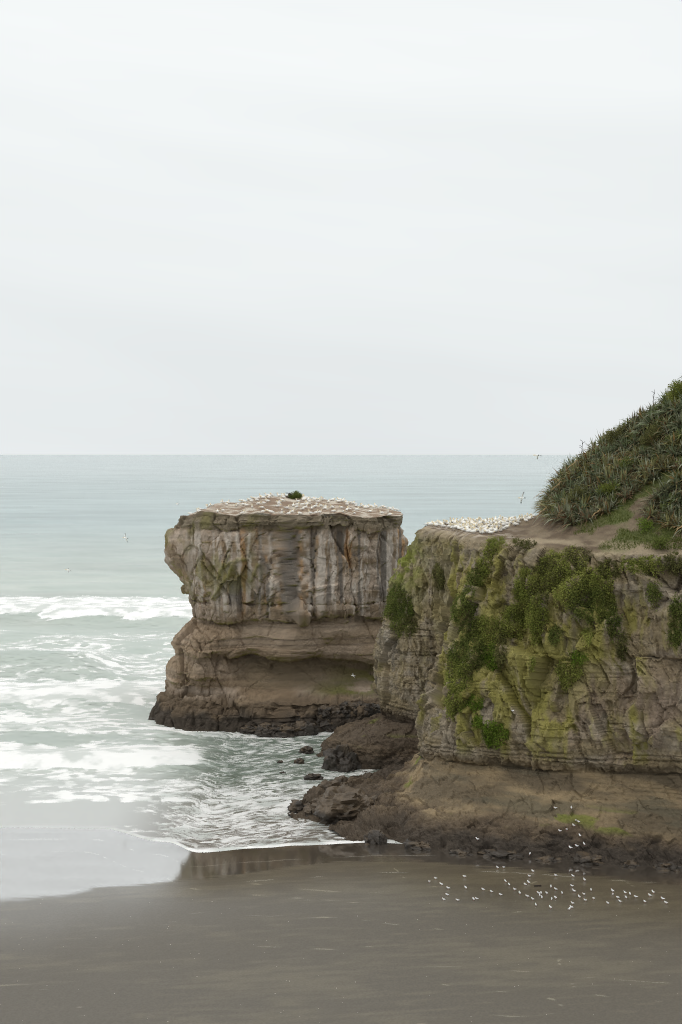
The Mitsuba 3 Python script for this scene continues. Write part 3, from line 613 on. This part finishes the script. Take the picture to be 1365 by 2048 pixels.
def cliff_plant(px, py, rx, ry, tone, label, name='cliff_shrub', cat='shrub', slant=0.0, rad=0.27, group=None):
    rng = np.random.default_rng(1000 + int(px) * 3 + int(py))
    u_, v_ = (hpx[cand] - px - slant * (hpy[cand] - py)) / rx, (hpy[cand] - py) / ry
    q = p_head[cand]
    m_ = u_ ** 2 + v_ ** 2 + 2.2 * (nz(q, (0.8, 0.8, 0.4), 3, 300) - 0.5) + 1.3 * (nz(q, (2.2, 2.2, 0.9), 2, 301) - 0.5) < 1.05
    j = cand[m_]
    front = p_head[on_headland(px, py, 10), 1]
    j = j[np.abs(p_head[j, 1] - front) < 7]
    if len(j) == 0:
        return
    j = rng.permutation(j)
    keep, tree_pts = [], []
    cell = set()
    for k in j:                                        # one dome per cell of about 0.4 m
        c_ = tuple(np.floor(p_head[k] / 0.30).astype(int))
        if c_ not in cell:
            cell.add(c_); keep.append(k)
    keep = np.array(keep)
    radii = rad * (0.45 + 0.9 * rng.random(len(keep)))
    v, f, c = leaf_cloud(p_head[keep] + n_head[keep] * (radii * 0.35)[:, None], n_head[keep], radii, 34, 0.15, GREENS[tone], rng, 2.4)
    put(numbered(name), mikit.ply((v, f), 'leaf_material', color=np.clip(c, 0.005, 0.9)), label, cat, group)
for a in (
    (1125, 1150, 62, 46, 'mid', 'large dense green shrub spread over the upper middle of the near cliff'),
    (1095, 1135, 26, 24, 'olive', 'pale olive shrub at the upper left of the large cliff shrub'),
    (1160, 1112, 24, 16, 'dry', 'dry greyish shrub tuft just above the large cliff shrub'),
    (1178, 1195, 34, 34, 'dark', 'dark green shrub at the lower right end of the large cliff shrub'),
    (1062, 1200, 30, 44, 'mid', 'green shrub hanging below the left side of the large cliff shrub'),
    (1030, 1240, 18, 30, 'mid', 'narrow green shrub tongue hanging down toward the mossy rock face'),
    (975, 1120, 10, 44, 'mid', 'thin strip of green shrub hanging from the brow left of centre', 0.0, -0.3),
    (950, 1165, 13, 44, 'dark', 'dark green shrub in the gully left of the hanging strip', 0.0, -0.25),
    (935, 1225, 22, 40, 'dark', 'dark shrub midway down the gully of the near cliff'),
    (975, 1250, 28, 28, 'mid', 'green shrub joining the gully growth to the hanging tongue'),
    (940, 1300, 30, 36, 'dark', 'broad dark shrub filling the lower gully'),
    (920, 1350, 24, 32, 'mid', 'shaggy green shrub under the broad dark gully shrub'),
    (912, 1398, 18, 26, 'mid', 'lowest shrub of the gully close above the cliff ledge'),
    (985, 1312, 14, 22, 'bright', 'bright green shrub on the edge of the mossy rock face'),
    (955, 1403, 13, 11, 'bright', 'small bright green cushion plant low on the near cliff'),
    (990, 1462, 22, 20, 'bright', 'bright green round shrub low on the near cliff above the ledge'),
    (1205, 1180, 20, 56, 'mid', 'tall green shrub hanging right of the large cliff shrub'),
    (1216, 1135, 20, 18, 'olive', 'olive shrub at the head of the tall hanging shrub'),
    (1222, 1235, 16, 34, 'dark', 'dark shrub tail below the tall hanging shrub'),
    (1283, 1126, 44, 14, 'mid', 'long green shrub trailing over the brow at the right'),
    (1345, 1122, 22, 11, 'olive', 'olive shrub trailing over the brow at the right edge'),
    (1312, 1180, 10, 24, 'dark', 'thin dark shrub in a crack below the right brow'),
    (1356, 1240, 15, 46, 'dark', 'dark shrub hanging at the far right edge of the cliff'),
    (1140, 1342, 24, 22, 'mid', 'green shrub on a ledge in the middle of the near cliff'),
    (1112, 1264, 11, 15, 'dark', 'small dark tuft under an overhang on the mossy face'),
    (1178, 1268, 8, 14, 'mid', 'small green tuft hanging on the mossy face'),
    (1052, 1085, 24, 9, 'olive', 'low olive shrub along the brow below the gannets'),
    (1000, 1085, 10, 9, 'mid', 'small green tuft on the brow right below the gannets'),
    (802, 1212, 24, 44, 'dark', 'dark green shrub hanging on the nose of the far buttress'),
    (1080, 1180, 26, 20, 'olive', 'olive trailing shrub filling the diagonal below the pale olive shrub'),
    (1045, 1165, 9, 30, 'mid', 'slim green shrub streak left of the pale olive shrub'),
    (1005, 1290, 10, 30, 'olive', 'slim olive streak of growth down the edge of the mossy face'),
    (1075, 1250, 8, 30, 'mid', 'thin green trailer hanging onto the mossy face from the tongue'),
    (1245, 1290, 7, 26, 'olive', 'thin olive trailer at the right margin of the mossy face'),
    (1160, 1310, 18, 10, 'bright', 'bright green cushion just above the ledge shrub'),
    (1065, 1330, 6, 16, 'mid', 'small green tuft in a crack left of the ledge shrub'),
    (880, 1150, 10, 22, 'olive', 'olive tuft high on the rock between buttress and gully'),
    (958, 1440, 8, 10, 'bright', 'tiny bright cushion between the two bright low plants'),
    (822, 1245, 12, 20, 'olive', 'mossy olive shrub beside the dark shrub of the far buttress'),
):
    name_slant = a[7] if len(a) > 7 else 0.0
    cliff_plant(*a[:6], slant=name_slant)

# ------------------------------------------------------------------ flax on the hill
def flax_mesh(seed, dead=0.12, tall=1.0, tint=(1, 1, 1)):
    rng = np.random.default_rng(seed)
    n = 105
    az, el = rng.random(n) * 2 * np.pi, np.radians(rng.uniform(18, 84, n))
    L, W = tall * rng.uniform(1.0, 2.1, n), rng.uniform(0.045, 0.10, n)
    bend = rng.uniform(0.25, 1.0, n) * np.cos(el)
    base = rng.normal(size=(n, 2)) * 0.16
    side = np.stack([-np.sin(az), np.cos(az), 0 * az], -1)
    sidew = side + rng.normal(size=(n, 3)) * 0.35
    sidew /= np.linalg.norm(sidew, axis=1, keepdims=True)
    ts, wt = np.array([0.0, 0.4, 0.72, 1.0]), np.array([0.7, 1.0, 0.75, 0.05])
    pts = []
    for t, w in zip(ts, wt):
        r = L * t * np.cos(el) * (1 + 0.25 * t)
        h = L * t * np.sin(el) - bend * L * t ** 2.4
        c = np.stack([base[:, 0] + r * np.cos(az), base[:, 1] + r * np.sin(az), h], -1)
        pts += [c - sidew * (W * w)[:, None], c + sidew * (W * w)[:, None]]
    v = np.stack(pts, 1)
    f = np.array([[0, 1, 3], [0, 3, 2], [2, 3, 5], [2, 5, 4], [4, 5, 7], [4, 7, 6]])
    F_ = ((np.arange(n) * 8)[:, None, None] + f).reshape(-1, 3)
    k = rng.random(n)
    c = lerp((0.085, 0.098, 0.052), (0.270, 0.285, 0.175), rng.random(n))
    c = np.where((k < dead)[:, None], lerp((0.14, 0.085, 0.045), (0.34, 0.25, 0.16), rng.random(n)), c)
    c = c * np.array(tint)
    c = np.where((k > 0.84)[:, None], np.array([0.34, 0.36, 0.26]), c)
    return mikit.ply((v.reshape(-1, 3), F_), 'flax_material', color=np.repeat(c, 8, axis=0))
TINTS = ((1, 1, 1), (1.25, 1.1, 0.8), (0.8, 0.9, 0.85), (1.35, 1.3, 1.1), (1.05, 1.15, 0.75), (0.9, 0.85, 0.8))
FLAX = [flax_mesh(500 + i, 0.06 + 0.09 * (i % 4), 0.9 + 0.08 * (i % 4), TINTS[i]) for i in range(6)]
FLAXDRY = [flax_mesh(520 + i, 0.5, 0.9) for i in range(3)]
inland = np.where((CW < 0.02) & (np.tile(rd, NT) <= tr[12] + 3.0))[0]
def scatter(poly, gap, rng, pool=None, most=10 ** 6):
    pool = inland if pool is None else pool
    j = pool[contains_xy(Polygon(poly), hpx[pool], hpy[pool])]
    j = rng.permutation(j)
    out, pts, grid_ = [], [], {}
    for k in j:
        q = p_head[k]
        c_ = tuple(np.floor(q / gap).astype(int))
        near = [o for a_ in (-1, 0, 1) for b_ in (-1, 0, 1) for d_ in (-1, 0, 1) for o in grid_.get((c_[0] + a_, c_[1] + b_, c_[2] + d_), ())]
        if all(np.sum((p_head[o] - q) ** 2) > gap * gap for o in near):
            grid_.setdefault(c_, []).append(k); out.append(k)
            if len(out) >= most:
                break
    return out
rng = np.random.default_rng(77)
main = scatter([(1100, 1042), (1150, 1050), (1205, 1032), (1255, 998), (1300, 968), (1345, 948), (1375, 930), (1440, 900), (1440, 690), (1365, 765), (1300, 810), (1240, 850), (1200, 880), (1130, 940), (1088, 1010)], 1.02, rng, most=215)
lower = scatter([(1300, 1040), (1330, 1052), (1440, 1062), (1440, 945), (1365, 962), (1330, 985), (1305, 1010)], 0.95, rng, most=45)
flax_keys = []
for grp, spots in (('main', main), ('lower', lower)):
    for k in spots:
        q = p_head[k]
        edge = grp == 'main' and hpy[k] > np.interp(hpx[k], [1088, 1150, 1205, 1255, 1300, 1365], [1020, 1026, 1004, 972, 945, 915])
        dry = edge and rng.random() < 0.5
        sh = dict((FLAXDRY if dry else FLAX)[rng.integers(3 if dry else 6)])
        sh['to_world'] = T().translate((q - [0, 0, 0.15]).tolist()).rotate([0, 0, 1], float(rng.uniform(0, 360))).scale(float(rng.uniform(0.75, 1.1) + 0.9 * (nz(q, 0.22, 2, 400) - 0.35)))
        key = numbered('flax_bush')
        flax_keys.append((key, q))
        if grp == 'lower':
            put(key, sh, 'dark flax bush in the small stand right of the bare earth track', 'flax bush', 'flax bushes right of the track')
        elif dry:
            put(key, sh, 'browning flax bush with dead leaves on the lower edge of the hillside stand', 'flax bush', 'browning flax bushes')
        elif edge:
            put(key, sh, 'green flax bush along the lower edge of the hillside stand', 'flax bush', 'flax bushes on the lower edge of the stand')
        else:
            sky_ = hpy[k] < np.interp(hpx[k], [1070, 1130, 1245, 1365], [1030, 985, 885, 800])
            where = 'at the low tip of the stand beside the gannets' if hpx[k] < 1130 else ('along the skyline of the hill' if sky_ else ('on the upper right of the hill' if hpx[k] > 1285 else 'in the middle of the hillside stand'))
            put(key, sh, 'spiky dark green flax bush ' + where, 'flax bush', 'flax bushes ' + where)
def stalk_mesh(seed, h):
    rng = np.random.default_rng(seed)
    segs = [trimesh.creation.cylinder(0.03, segment=[[0, 0, 0], [0.15, 0, h]], sections=5)]
    for t in np.linspace(0.55, 1, 7):
        a, l = rng.uniform(0, 6.28), rng.uniform(0.15, 0.4)
        segs.append(trimesh.creation.cylinder(0.025, segment=[[0.15 * t, 0, h * t], [0.15 * t + l * np.cos(a), l * np.sin(a), h * t + 0.2]], sections=5))
    m_ = trimesh.util.concatenate(segs)
    return mikit.ply(m_, 'flax_material', color=np.tile([0.05, 0.035, 0.025], (len(m_.vertices), 1)))
for (a, b, h) in ((1160, 925, 2.9), (1305, 800, 2.4)):
    k = min(flax_keys, key=lambda kq: np.hypot(*(np.array(pix(kq[1])) - (a, b))))
    if k[0] + '__flower_stalk' not in scene:
        sh = stalk_mesh(int(a), h)
        sh['to_world'] = T().translate(k[1].tolist())
        scene[k[0] + '__flower_stalk'] = sh

def ground_bush(px, py, w, h, tone, label, name='bush', size=0.16):
    rng = np.random.default_rng(int(px * 7 + py))
    i = on_headland(px, py, 8)
    s = p_head[i, 1] / F
    n = max(12, int(w * h * s * s * 9))
    d = rng.normal(size=(n, 3)); d /= np.linalg.norm(d, axis=1, keepdims=True); d[:, 2] = np.abs(d[:, 2])
    c = p_head[i] + d * np.array([w * s / 2, w * s / 2.4, h * s * 0.85]) * (rng.random(n) ** 0.4)[:, None]
    v, f, cc = leaf_cloud(c, d, 0.30 + 0.25 * rng.random(n), 60, size, GREENS[tone], rng, 0.1)
    put(numbered(name), mikit.ply((v, f), 'leaf_material', color=np.clip(cc, 0.005, 0.9)), label, 'bush')
ground_bush(1332, 1086, 64, 20, 'dark', 'low dark green bush at the right end of the cliff brow')
ground_bush(1286, 1052, 26, 22, 'bright', 'small bright green bush beside the bare earth track')
ground_bush(1228, 880, 40, 34, 'olive', 'pale green bush on the skyline amid the flax')
ground_bush(1352, 800, 50, 44, 'mid', 'green bush near the top of the hill at the right edge')
ground_bush(1258, 935, 36, 26, 'dark', 'dark leafy bush in the middle of the flax slope')
ground_bush(1160, 1000, 40, 40, 'olive', 'olive leafy bush among the flax of the lower stand')
ground_bush(1305, 880, 44, 40, 'olive', 'olive leafy bush high in the flax slope')
ground_bush(1215, 985, 36, 30, 'mid', 'green leafy bush above the bend of the track')
ground_bush(1330, 930, 36, 26, 'dry', 'dry straw coloured bush at the upper end of the track')

# grass on the slope: blades nobody could count
gm = np.where((CW < 0.02) & (hpx > 1150) & (hpx < 1420) & (hpy > 930) & (hpy < 1100) & (np.tile(rd, NT) < tr[12]))[0]
rng = np.random.default_rng(5)
gm = gm[nz(p_head[gm], 0.30, 4, 116) + 0.25 * np.exp(-((hpy[gm] - np.interp(hpx[gm], [1200, 1365], [1030, 930])) / 14) ** 2) + 0.35 * ((hpx[gm] > 1290) & (hpy[gm] > 1045)) > 0.55]
gm = rng.choice(gm, min(len(gm) * 4, 9000))
b0 = p_head[gm] + rng.normal(size=(len(gm), 3)) * 0.12 * np.array([1, 1, 0.2])
hh, aa = rng.uniform(0.12, 0.42, len(gm)), rng.random(len(gm)) * 6.283
w3 = np.stack([np.cos(aa), np.sin(aa), aa * 0], -1) * 0.03
tip = b0 + np.stack([np.cos(aa * 3) * hh * 0.4, np.sin(aa * 3) * hh * 0.4, hh], -1)
gv = np.stack([b0 - w3, b0 + w3, tip], 1).reshape(-1, 3)
gc = lerp((0.075, 0.11, 0.022), (0.17, 0.18, 0.055), rng.random(len(gm)))
put('grass', mikit.ply((gv, np.arange(len(gv)).reshape(-1, 3)), 'leaf_material', color=np.repeat(gc, 3, axis=0)), 'short green grass growing on the earth slope beside the track', None, None, 'stuff')

# the shrub on top of the stack
rng = np.random.default_rng(12)
c0 = np.array([(591 - HX) * 233.0 / F, 233.0, 0]); c0[2] = on_stack(c0[0], c0[1])
n = 60
d = rng.normal(size=(n, 3)); d /= np.linalg.norm(d, axis=1, keepdims=True); d[:, 2] = np.abs(d[:, 2])
c = c0 + np.array([0, 0, 0.25]) + d * np.array([0.85, 0.8, 0.85]) * (rng.random(n) ** 0.35)[:, None]
v, f, cc = leaf_cloud(c, d, 0.22 + 0.12 * rng.random(n), 70, 0.13, GREENS['dark'], rng, 0.0)
tag('shrub', 'round dark green shrub standing alone on top of the sea stack', 'shrub')
scene['shrub__foliage'] = mikit.ply((v, f), 'leaf_material', color=cc)
tw = []
for i in range(26):
    a = c0 + np.array([rng.uniform(-0.5, 0.4), rng.uniform(-0.3, 0.3), 0])
    b = c0 + np.array([rng.uniform(-1.7, -0.5), rng.uniform(-0.5, 0.5), rng.uniform(0.3, 1.2)])
    tw.append(trimesh.creation.cylinder(0.028, segment=[a, b], sections=4))
tw = trimesh.util.concatenate(tw)
scene['shrub__bare_branches'] = mikit.ply(tw, 'leaf_material', color=np.tile([0.10, 0.085, 0.07], (len(tw.vertices), 1)))

# ------------------------------------------------------------------ birds
import manifold3d as m3
def ball(c, r):
    return m3.Manifold.sphere(r, 10).translate(list(map(float, c)))
def chain(*cr):
    parts = [m3.Manifold.batch_hull([ball(a, ra), ball(b, rb)]) for (a, ra), (b, rb) in zip(cr[:-1], cr[1:])]
    out = parts[0]
    for q in parts[1:]:
        out = out + q
    return out
def bird_arrays(man, shrink=(1, 1, 1)):
    mm = man.to_mesh()
    return np.array(mm.vert_properties[:, :3]) * np.array(shrink), np.array(mm.tri_verts)
def gannet_mesh(pose):
    nx, nzv = ((0.24, 0.46), (0.27, 0.36), (0.20, 0.52), (0.30, 0.26))[pose]
    body = chain(((-0.30, 0, 0.17), 0.07), ((-0.06, 0, 0.18), 0.155), ((0.13, 0, 0.20), 0.135), ((nx, 0, nzv), 0.06), ((nx + 0.07, 0, nzv + 0.01), 0.055), ((nx + 0.19, 0, nzv - 0.015), 0.012))
    tail = chain(((-0.30, 0, 0.17), 0.06), ((-0.52, 0, 0.12), 0.02))
    legs = chain(((0, 0.06, 0.05), 0.02), ((0.02, 0.06, 0.0), 0.025)) + chain(((0, -0.06, 0.05), 0.02), ((0.02, -0.06, 0.0), 0.025))
    v, f = bird_arrays(body + tail + legs)
    c = np.tile([0.84, 0.83, 0.79], (len(v), 1))
    c = lerp(c, (0.80, 0.68, 0.44), ss(nzv - 0.14, nzv - 0.02, v[:, 2]) * ss(nx - 0.10, nx - 0.02, v[:, 0]))
    c = lerp(c, (0.45, 0.50, 0.52), ss(nx + 0.10, nx + 0.13, v[:, 0]))
    c = lerp(c, (0.05, 0.045, 0.04), ss(-0.36, -0.42, v[:, 0]) * ss(0.0, 0.05, np.abs(v[:, 1]) + 0.03))
    c = lerp(c, (0.06, 0.06, 0.06), ss(0.06, 0.03, v[:, 2]))
    return mikit.ply((v, f), 'bird_material', smooth=True, color=c)
GANNETS = [gannet_mesh(i) for i in range(4)]
def gull_mesh(pose):
    nx, nzv = ((0.13, 0.27), (0.15, 0.23))[pose]
    body = chain(((-0.13, 0, 0.15), 0.035), ((-0.02, 0, 0.15), 0.072), ((0.07, 0, 0.17), 0.06), ((nx, 0, nzv), 0.038), ((nx + 0.05, 0, nzv), 0.02), ((nx + 0.085, 0, nzv - 0.01), 0.007))
    tail = chain(((-0.13, 0, 0.15), 0.03), ((-0.24, 0, 0.14), 0.012))
    legs = chain(((0, 0.025, 0.10), 0.008), ((0.0, 0.025, 0.0), 0.010)) + chain(((0, -0.025, 0.10), 0.008), ((0.0, -0.025, 0.0), 0.010))
    v, f = bird_arrays(body + tail + legs)
    c = np.tile([0.84, 0.84, 0.84], (len(v), 1))
    c = lerp(c, (0.50, 0.52, 0.55), ss(0.17, 0.20, v[:, 2]) * ss(0.06, 0.0, v[:, 0]))
    c = lerp(c, (0.05, 0.05, 0.05), ss(-0.19, -0.21, v[:, 0]))
    c = lerp(c, (0.45, 0.07, 0.04), np.maximum(ss(nx + 0.04, nx + 0.055, v[:, 0]), ss(0.085, 0.07, v[:, 2])))
    return mikit.ply((v, f), 'bird_material', smooth=True, color=c)
GULLS = [gull_mesh(i) for i in range(2)]

rng = np.random.default_rng(21)
def put_gannet(pos, label, group=None):
    sh = dict(GANNETS[rng.integers(4)])
    sh['to_world'] = frame(pos, rng.normal(200 if rng.random() < 0.6 else 20, 40), rng.uniform(1.0, 1.2))
    put(numbered('gannet'), sh, label, 'gannet', group)
# colony on the headland, between the nose and the flax
hc = scatter([(846, 1050), (905, 1058), (940, 1066), (975, 1072), (1000, 1066), (1020, 1056), (1050, 1046), (1074, 1033), (1060, 1024), (1000, 1034), (950, 1040), (900, 1045), (852, 1049)], 0.72, rng, np.where((np.tile(rd, NT) >= tr[9] - 0.2) & (np.tile(rd, NT) <= tr[12] + 0.3) & (hpx < 1085) & (hpx > 840) & (NT > 0))[0], 175)
for k in hc:
    a, b = hpx[k], hpy[k]
    if a < 905:
        lab, grp = 'white gannet on the bare nose end of the headland colony', 'gannets on the nose'
    elif b > 1060:
        lab, grp = 'white gannet near the cliff edge in front of the headland colony', 'gannets near the edge'
    elif a > 1040:
        lab, grp = 'white gannet in the colony close under the flax hill', 'gannets by the flax hill'
    else:
        w_h = ('seaward part' if a < 955 else 'middle' if a < 1000 else 'inner part') + (' along the far rim' if b < np.interp(a, [900, 1040], [1050.5, 1040]) else '')
        lab, grp = 'white gannet packed in the ' + w_h + ' of the headland colony', 'gannets in the ' + w_h
    put_gannet(p_head[k] + [0, 0, 0.03], lab, grp)
n_stack, tries, placed = 0, 0, []
while n_stack < 150 and tries < 20000:
    tries += 1
    x, y = rng.uniform(-24.5, 9.8), rng.uniform(213.0, 239.0)
    d, i = STACK_TREE.query([x, y])
    if d > 0.5:
        continue
    zt = on_stack(x, y)
    a, b = pix(np.array([x, y, zt]))
    front = np.exp(-((a - 590) / 130) ** 2)
    want = 0.25 + 0.75 * (y > 229) + 0.5 * front * (y < 232)
    if a < 470 and y < 226:
        want *= 0.25
    if rng.random() > want or any((x - q[0]) ** 2 + (y - q[1]) ** 2 < 0.75 for q in placed) or (abs(a - 591) < 16 and 229 < y < 236):
        continue
    placed.append((x, y)); n_stack += 1
    if abs(a - 591) < 40:
        lab, grp = 'white gannet near the lone shrub on top of the sea stack', 'gannets near the stack shrub'
    elif a < 480:
        lab, grp = 'white gannet on the sloping seaward shoulder of the sea stack', 'gannets on the seaward shoulder of the stack'
    elif a > 690:
        lab, grp = 'white gannet on the landward end of the sea stack top', 'gannets on the landward end of the stack'
    else:
        lab, grp = 'white gannet in the crowd on the sea stack between shrub and ends', 'gannets crowding the stack top'
    put_gannet((x, y, zt + 0.03), lab, grp)

# gulls on the sand
GZ = [(50, 113), (82, 95), (113, 127), (148, 147), (143, 182), (125, 205), (197, 209), (233, 86), (240, 145), (281, 205), (297, 202), (330, 154), (374, 165), (421, 181), (406, 40), (437, 38), (447, 110), (466, 128), (494, 154), (521, 173), (560, 189), (588, 203), (549, 127), (567, 117),
      (570, 84), (589, 58), (605, 234), (618, 172), (632, 172), (625, 184), (636, 196), (661, 172), (683, 140), (708, 152), (681, 247), (687, 204), (707, 197), (708, 80), (741, 172), (792, 135), (798, 84), (803, 162), (831, 192), (855, 177), (861, 209), (858, 104), (892, 156), (905, 200),
      (795, 225), (790, 246), (778, 256), (979, 224), (1004, 161), (1005, 178), (1031, 195), (1043, 216), (1069, 170), (1075, 195), (1095, 178), (1125, 192), (1172, 217), (1198, 185), (1215, 168), (1265, 203), (1282, 223)]
SPECIAL = {0: 'gull standing alone at the seaward end of the flock on the sand', 1: 'gull just behind the seaward-most gull of the beach flock', 5: 'nearest gull of the small group at the seaward end of the flock', 14: 'first gull of the pair closest to the foot of the rocks', 15: 'second gull of the pair closest to the foot of the rocks',
           25: 'gull standing nearest the dark rocks right of the close pair', 34: 'lone gull in front of the middle of the beach flock', 50: 'nearest gull of the whole flock on the sand', 49: 'gull right behind the nearest gull of the flock', 64: 'last gull at the right end of the beach flock', 63: 'gull next to the last one at the right end of the flock', 7: 'lone gull at the back left of the flock near the wet sand', 26: 'lone gull in front of the tight knot of gulls', 45: 'gull at the back right of the middle flock, nearest the rocks'}
for i, (a, b) in enumerate(GZ):
    px, py = 840 + a / 2.6, 1720 + b / 2.6 + 3
    sh = dict(GULLS[rng.integers(2)])
    sh['to_world'] = frame(sand_at(px, py), rng.normal(150, 35), rng.uniform(0.78, 0.98))
    zone = 'the seaward third' if px < 1000 else ('the middle' if px < 1195 else 'the landward third')
    put(numbered('gull'), sh, 'small white ' + SPECIAL[i] if i in SPECIAL else f'small white gull resting on the sand in {zone} of the flock', 'gull', None if i in SPECIAL else f'gulls in {zone} of the flock')
for i, (a, b) in enumerate(((140, 280), (300, 277), (348, 400), (362, 420), (322, 445), (196, 495), (252, 490), (378, 543), (360, 640), (420, 630), (297, 663), (-594, 580), (-95, 725), (-250, -650))):
    px, py = 1080 + a / 4.79, 1560 + b / 4.79
    k = on_headland(px, py, 3)
    sh = dict(GULLS[rng.integers(2)])
    sh['to_world'] = frame(p_head[k] + [0, -0.05, 0.08], rng.normal(150, 50), rng.uniform(0.85, 1.05))
    lab = {0: 'white gull sitting on the tan apron rock, left of two', 1: 'white gull sitting on the tan apron rock, right of two', 11: 'white gull alone on the dark rocks seaward of the others', 12: 'white gull low on the dark rocks behind the flock'}.get(i)
    put(numbered('gull'), sh, lab or 'white gull perched on the dark rocks under the cliff apron', 'gull', None if lab else 'gulls perched on the rocks')

# flying birds
def wing_mesh(span, chord, side, dark_tip, up_):
    n = 9
    t = np.linspace(0, 1, n)
    yv = span * (t ** 0.9)
    lead = 0.30 * chord * np.sin(np.pi * np.minimum(t * 1.2, 1)) - 0.55 * chord * t ** 2.2
    w = chord * (1 - 0.35 * t - 0.6 * t ** 5)
    z0 = up_ * span * (0.45 * np.sin(t * 2.2) )
    up_line, th_ = np.stack([lead, side * yv, z0], -1), 0.022 * (1 - t) + 0.005
    rear = np.stack([lead - w, side * yv, z0 - 0.02], -1)
    midt = np.stack([lead - 0.4 * w, side * yv, z0 + th_ * 1.5], -1)
    midb = np.stack([lead - 0.4 * w, side * yv, z0 - th_], -1)
    v = np.stack([up_line, midt, rear, midb], 1).reshape(-1, 3)
    f = grid_faces(n, 4, True)
    f = np.vstack([f, [[0, 1, 2, 3]], [[(n - 1) * 4 + q for q in (3, 2, 1, 0)]]])
    c = np.tile([0.82, 0.81, 0.78], (len(v), 1))
    tt = np.repeat(t, 4)
    trail = np.tile([0, 0, 1, 0], n)
    c = lerp(c, (0.05, 0.045, 0.04), np.clip(ss(0.60, 0.70, tt) + trail * ss(0.12, 0.2, tt), 0, 1) * dark_tip)
    return mikit.ply((v, f), 'bird_material', smooth=True, color=c)
def flying(name, pos, heading, tilt, roll, up_l, up_r, scale, label, gannet=True):
    key = numbered(name)
    tw_ = frame(pos, heading, scale, tilt, roll)
    body = chain(((-0.34, 0, 0), 0.045), ((-0.05, 0, 0), 0.10), ((0.15, 0, 0.01), 0.095), ((0.36, 0, 0.03), 0.055), ((0.42, 0, 0.03), 0.045), ((0.54, 0, 0.01), 0.01))
    v, f = bird_arrays(body)
    c = np.tile([0.84, 0.83, 0.80], (len(v), 1))
    if gannet:
        c = lerp(c, (0.80, 0.62, 0.32), ss(0.27, 0.34, v[:, 0]))
    tag(key, label, 'gannet' if gannet else 'gull')
    scene[key + '__body'] = {**mikit.ply((v, f), 'bird_material', smooth=True, color=c), 'to_world': tw_}
    v, f = bird_arrays(chain(((-0.32, 0, 0), 0.05), ((-0.56, 0, 0), 0.05)), (1, 1.3, 0.35))
    scene[key + '__tail'] = {**mikit.ply((v, f), 'bird_material', smooth=True, color=np.tile([0.06, 0.055, 0.05] if gannet else [0.8, 0.8, 0.8], (len(v), 1))), 'to_world': tw_}
    for i, (sd, u_) in enumerate(((1, up_l), (-1, up_r))):
        scene[key + ('__wing' if i == 0 else '__wing_001')] = {**wing_mesh(0.95, 0.24, sd, 1.0 if gannet else 0.35, u_), 'to_world': tw_}
flying('flying_gannet', P(1075, 911, 270), 175, 5, 20, -0.55, -0.5, 1.45, 'gannet flying with lowered wings at the horizon left of the flax hill')
flying('flying_gannet', P(1044, 996, 262), 200, 0, 60, 0.2, 0.1, 1.4, 'gannet banking steeply over the sea above the headland colony')
flying('flying_gannet', P(251, 1076, 262), 150, 5, 62, 0.15, 0.2, 1.15, 'white gannet banking over the sea left of the stack top')
flying('flying_gannet', P(136, 1140, 268), 195, 8, -24, 0.1, -0.35, 1.0, 'gannet gliding low beyond the surf, lowest and most seaward of the flyers')
flying('flying_gannet', P(355, 1008, 380), 170, 0, 25, 0.3, 0.2, 1.0, 'distant gannet flying beyond the seaward shoulder of the stack')
flying('flying_gull', P(707, 1352, 196), 160, 0, 40, 0.2, 0.15, 0.62, 'white gull flying past the hollow foot of the stack', False)
flying('flying_gull', P(863, 1385, 170), 185, 0, 25, 0.25, 0.2, 0.45, 'white gull flying in the gully in front of the far buttress', False)

# driftwood and shell bits on the sand
m_ = trimesh.util.concatenate([trimesh.creation.cylinder(0.06, segment=[[-0.35, 0, 0.05], [0.3, 0.05, 0.07]], sections=8), trimesh.creation.cylinder(0.035, segment=[[0.05, 0.02, 0.06], [0.3, -0.12, 0.12]], sections=6)])
sh = mikit.ply(m_, 'rock_material', color=np.tile([0.035, 0.028, 0.022], (len(m_.vertices), 1)))
sh['to_world'] = T().translate(sand_at(840 + 615 / 2.6, 1720 + 139 / 2.6).tolist())
put('driftwood', sh, 'small dark stick of driftwood lying among the gulls', 'driftwood')
rng = np.random.default_rng(31)
bits = []
for i in range(150):
    q = sand_at(rng.uniform(-50, 1420), rng.uniform(1800, 2060))
    b_ = trimesh.creation.icosphere(subdivisions=1, radius=rng.uniform(0.012, 0.032))
    b_.apply_scale([1, 1, 0.5]); b_.apply_translation(q)
    bits.append(b_)
bits = trimesh.util.concatenate(bits)
put('shell_fragments', mikit.ply(bits, 'bird_material', color=np.tile([0.62, 0.58, 0.50], (len(bits.vertices), 1))), 'pale shell fragments strewn over the dark sand', None, None, 'stuff')
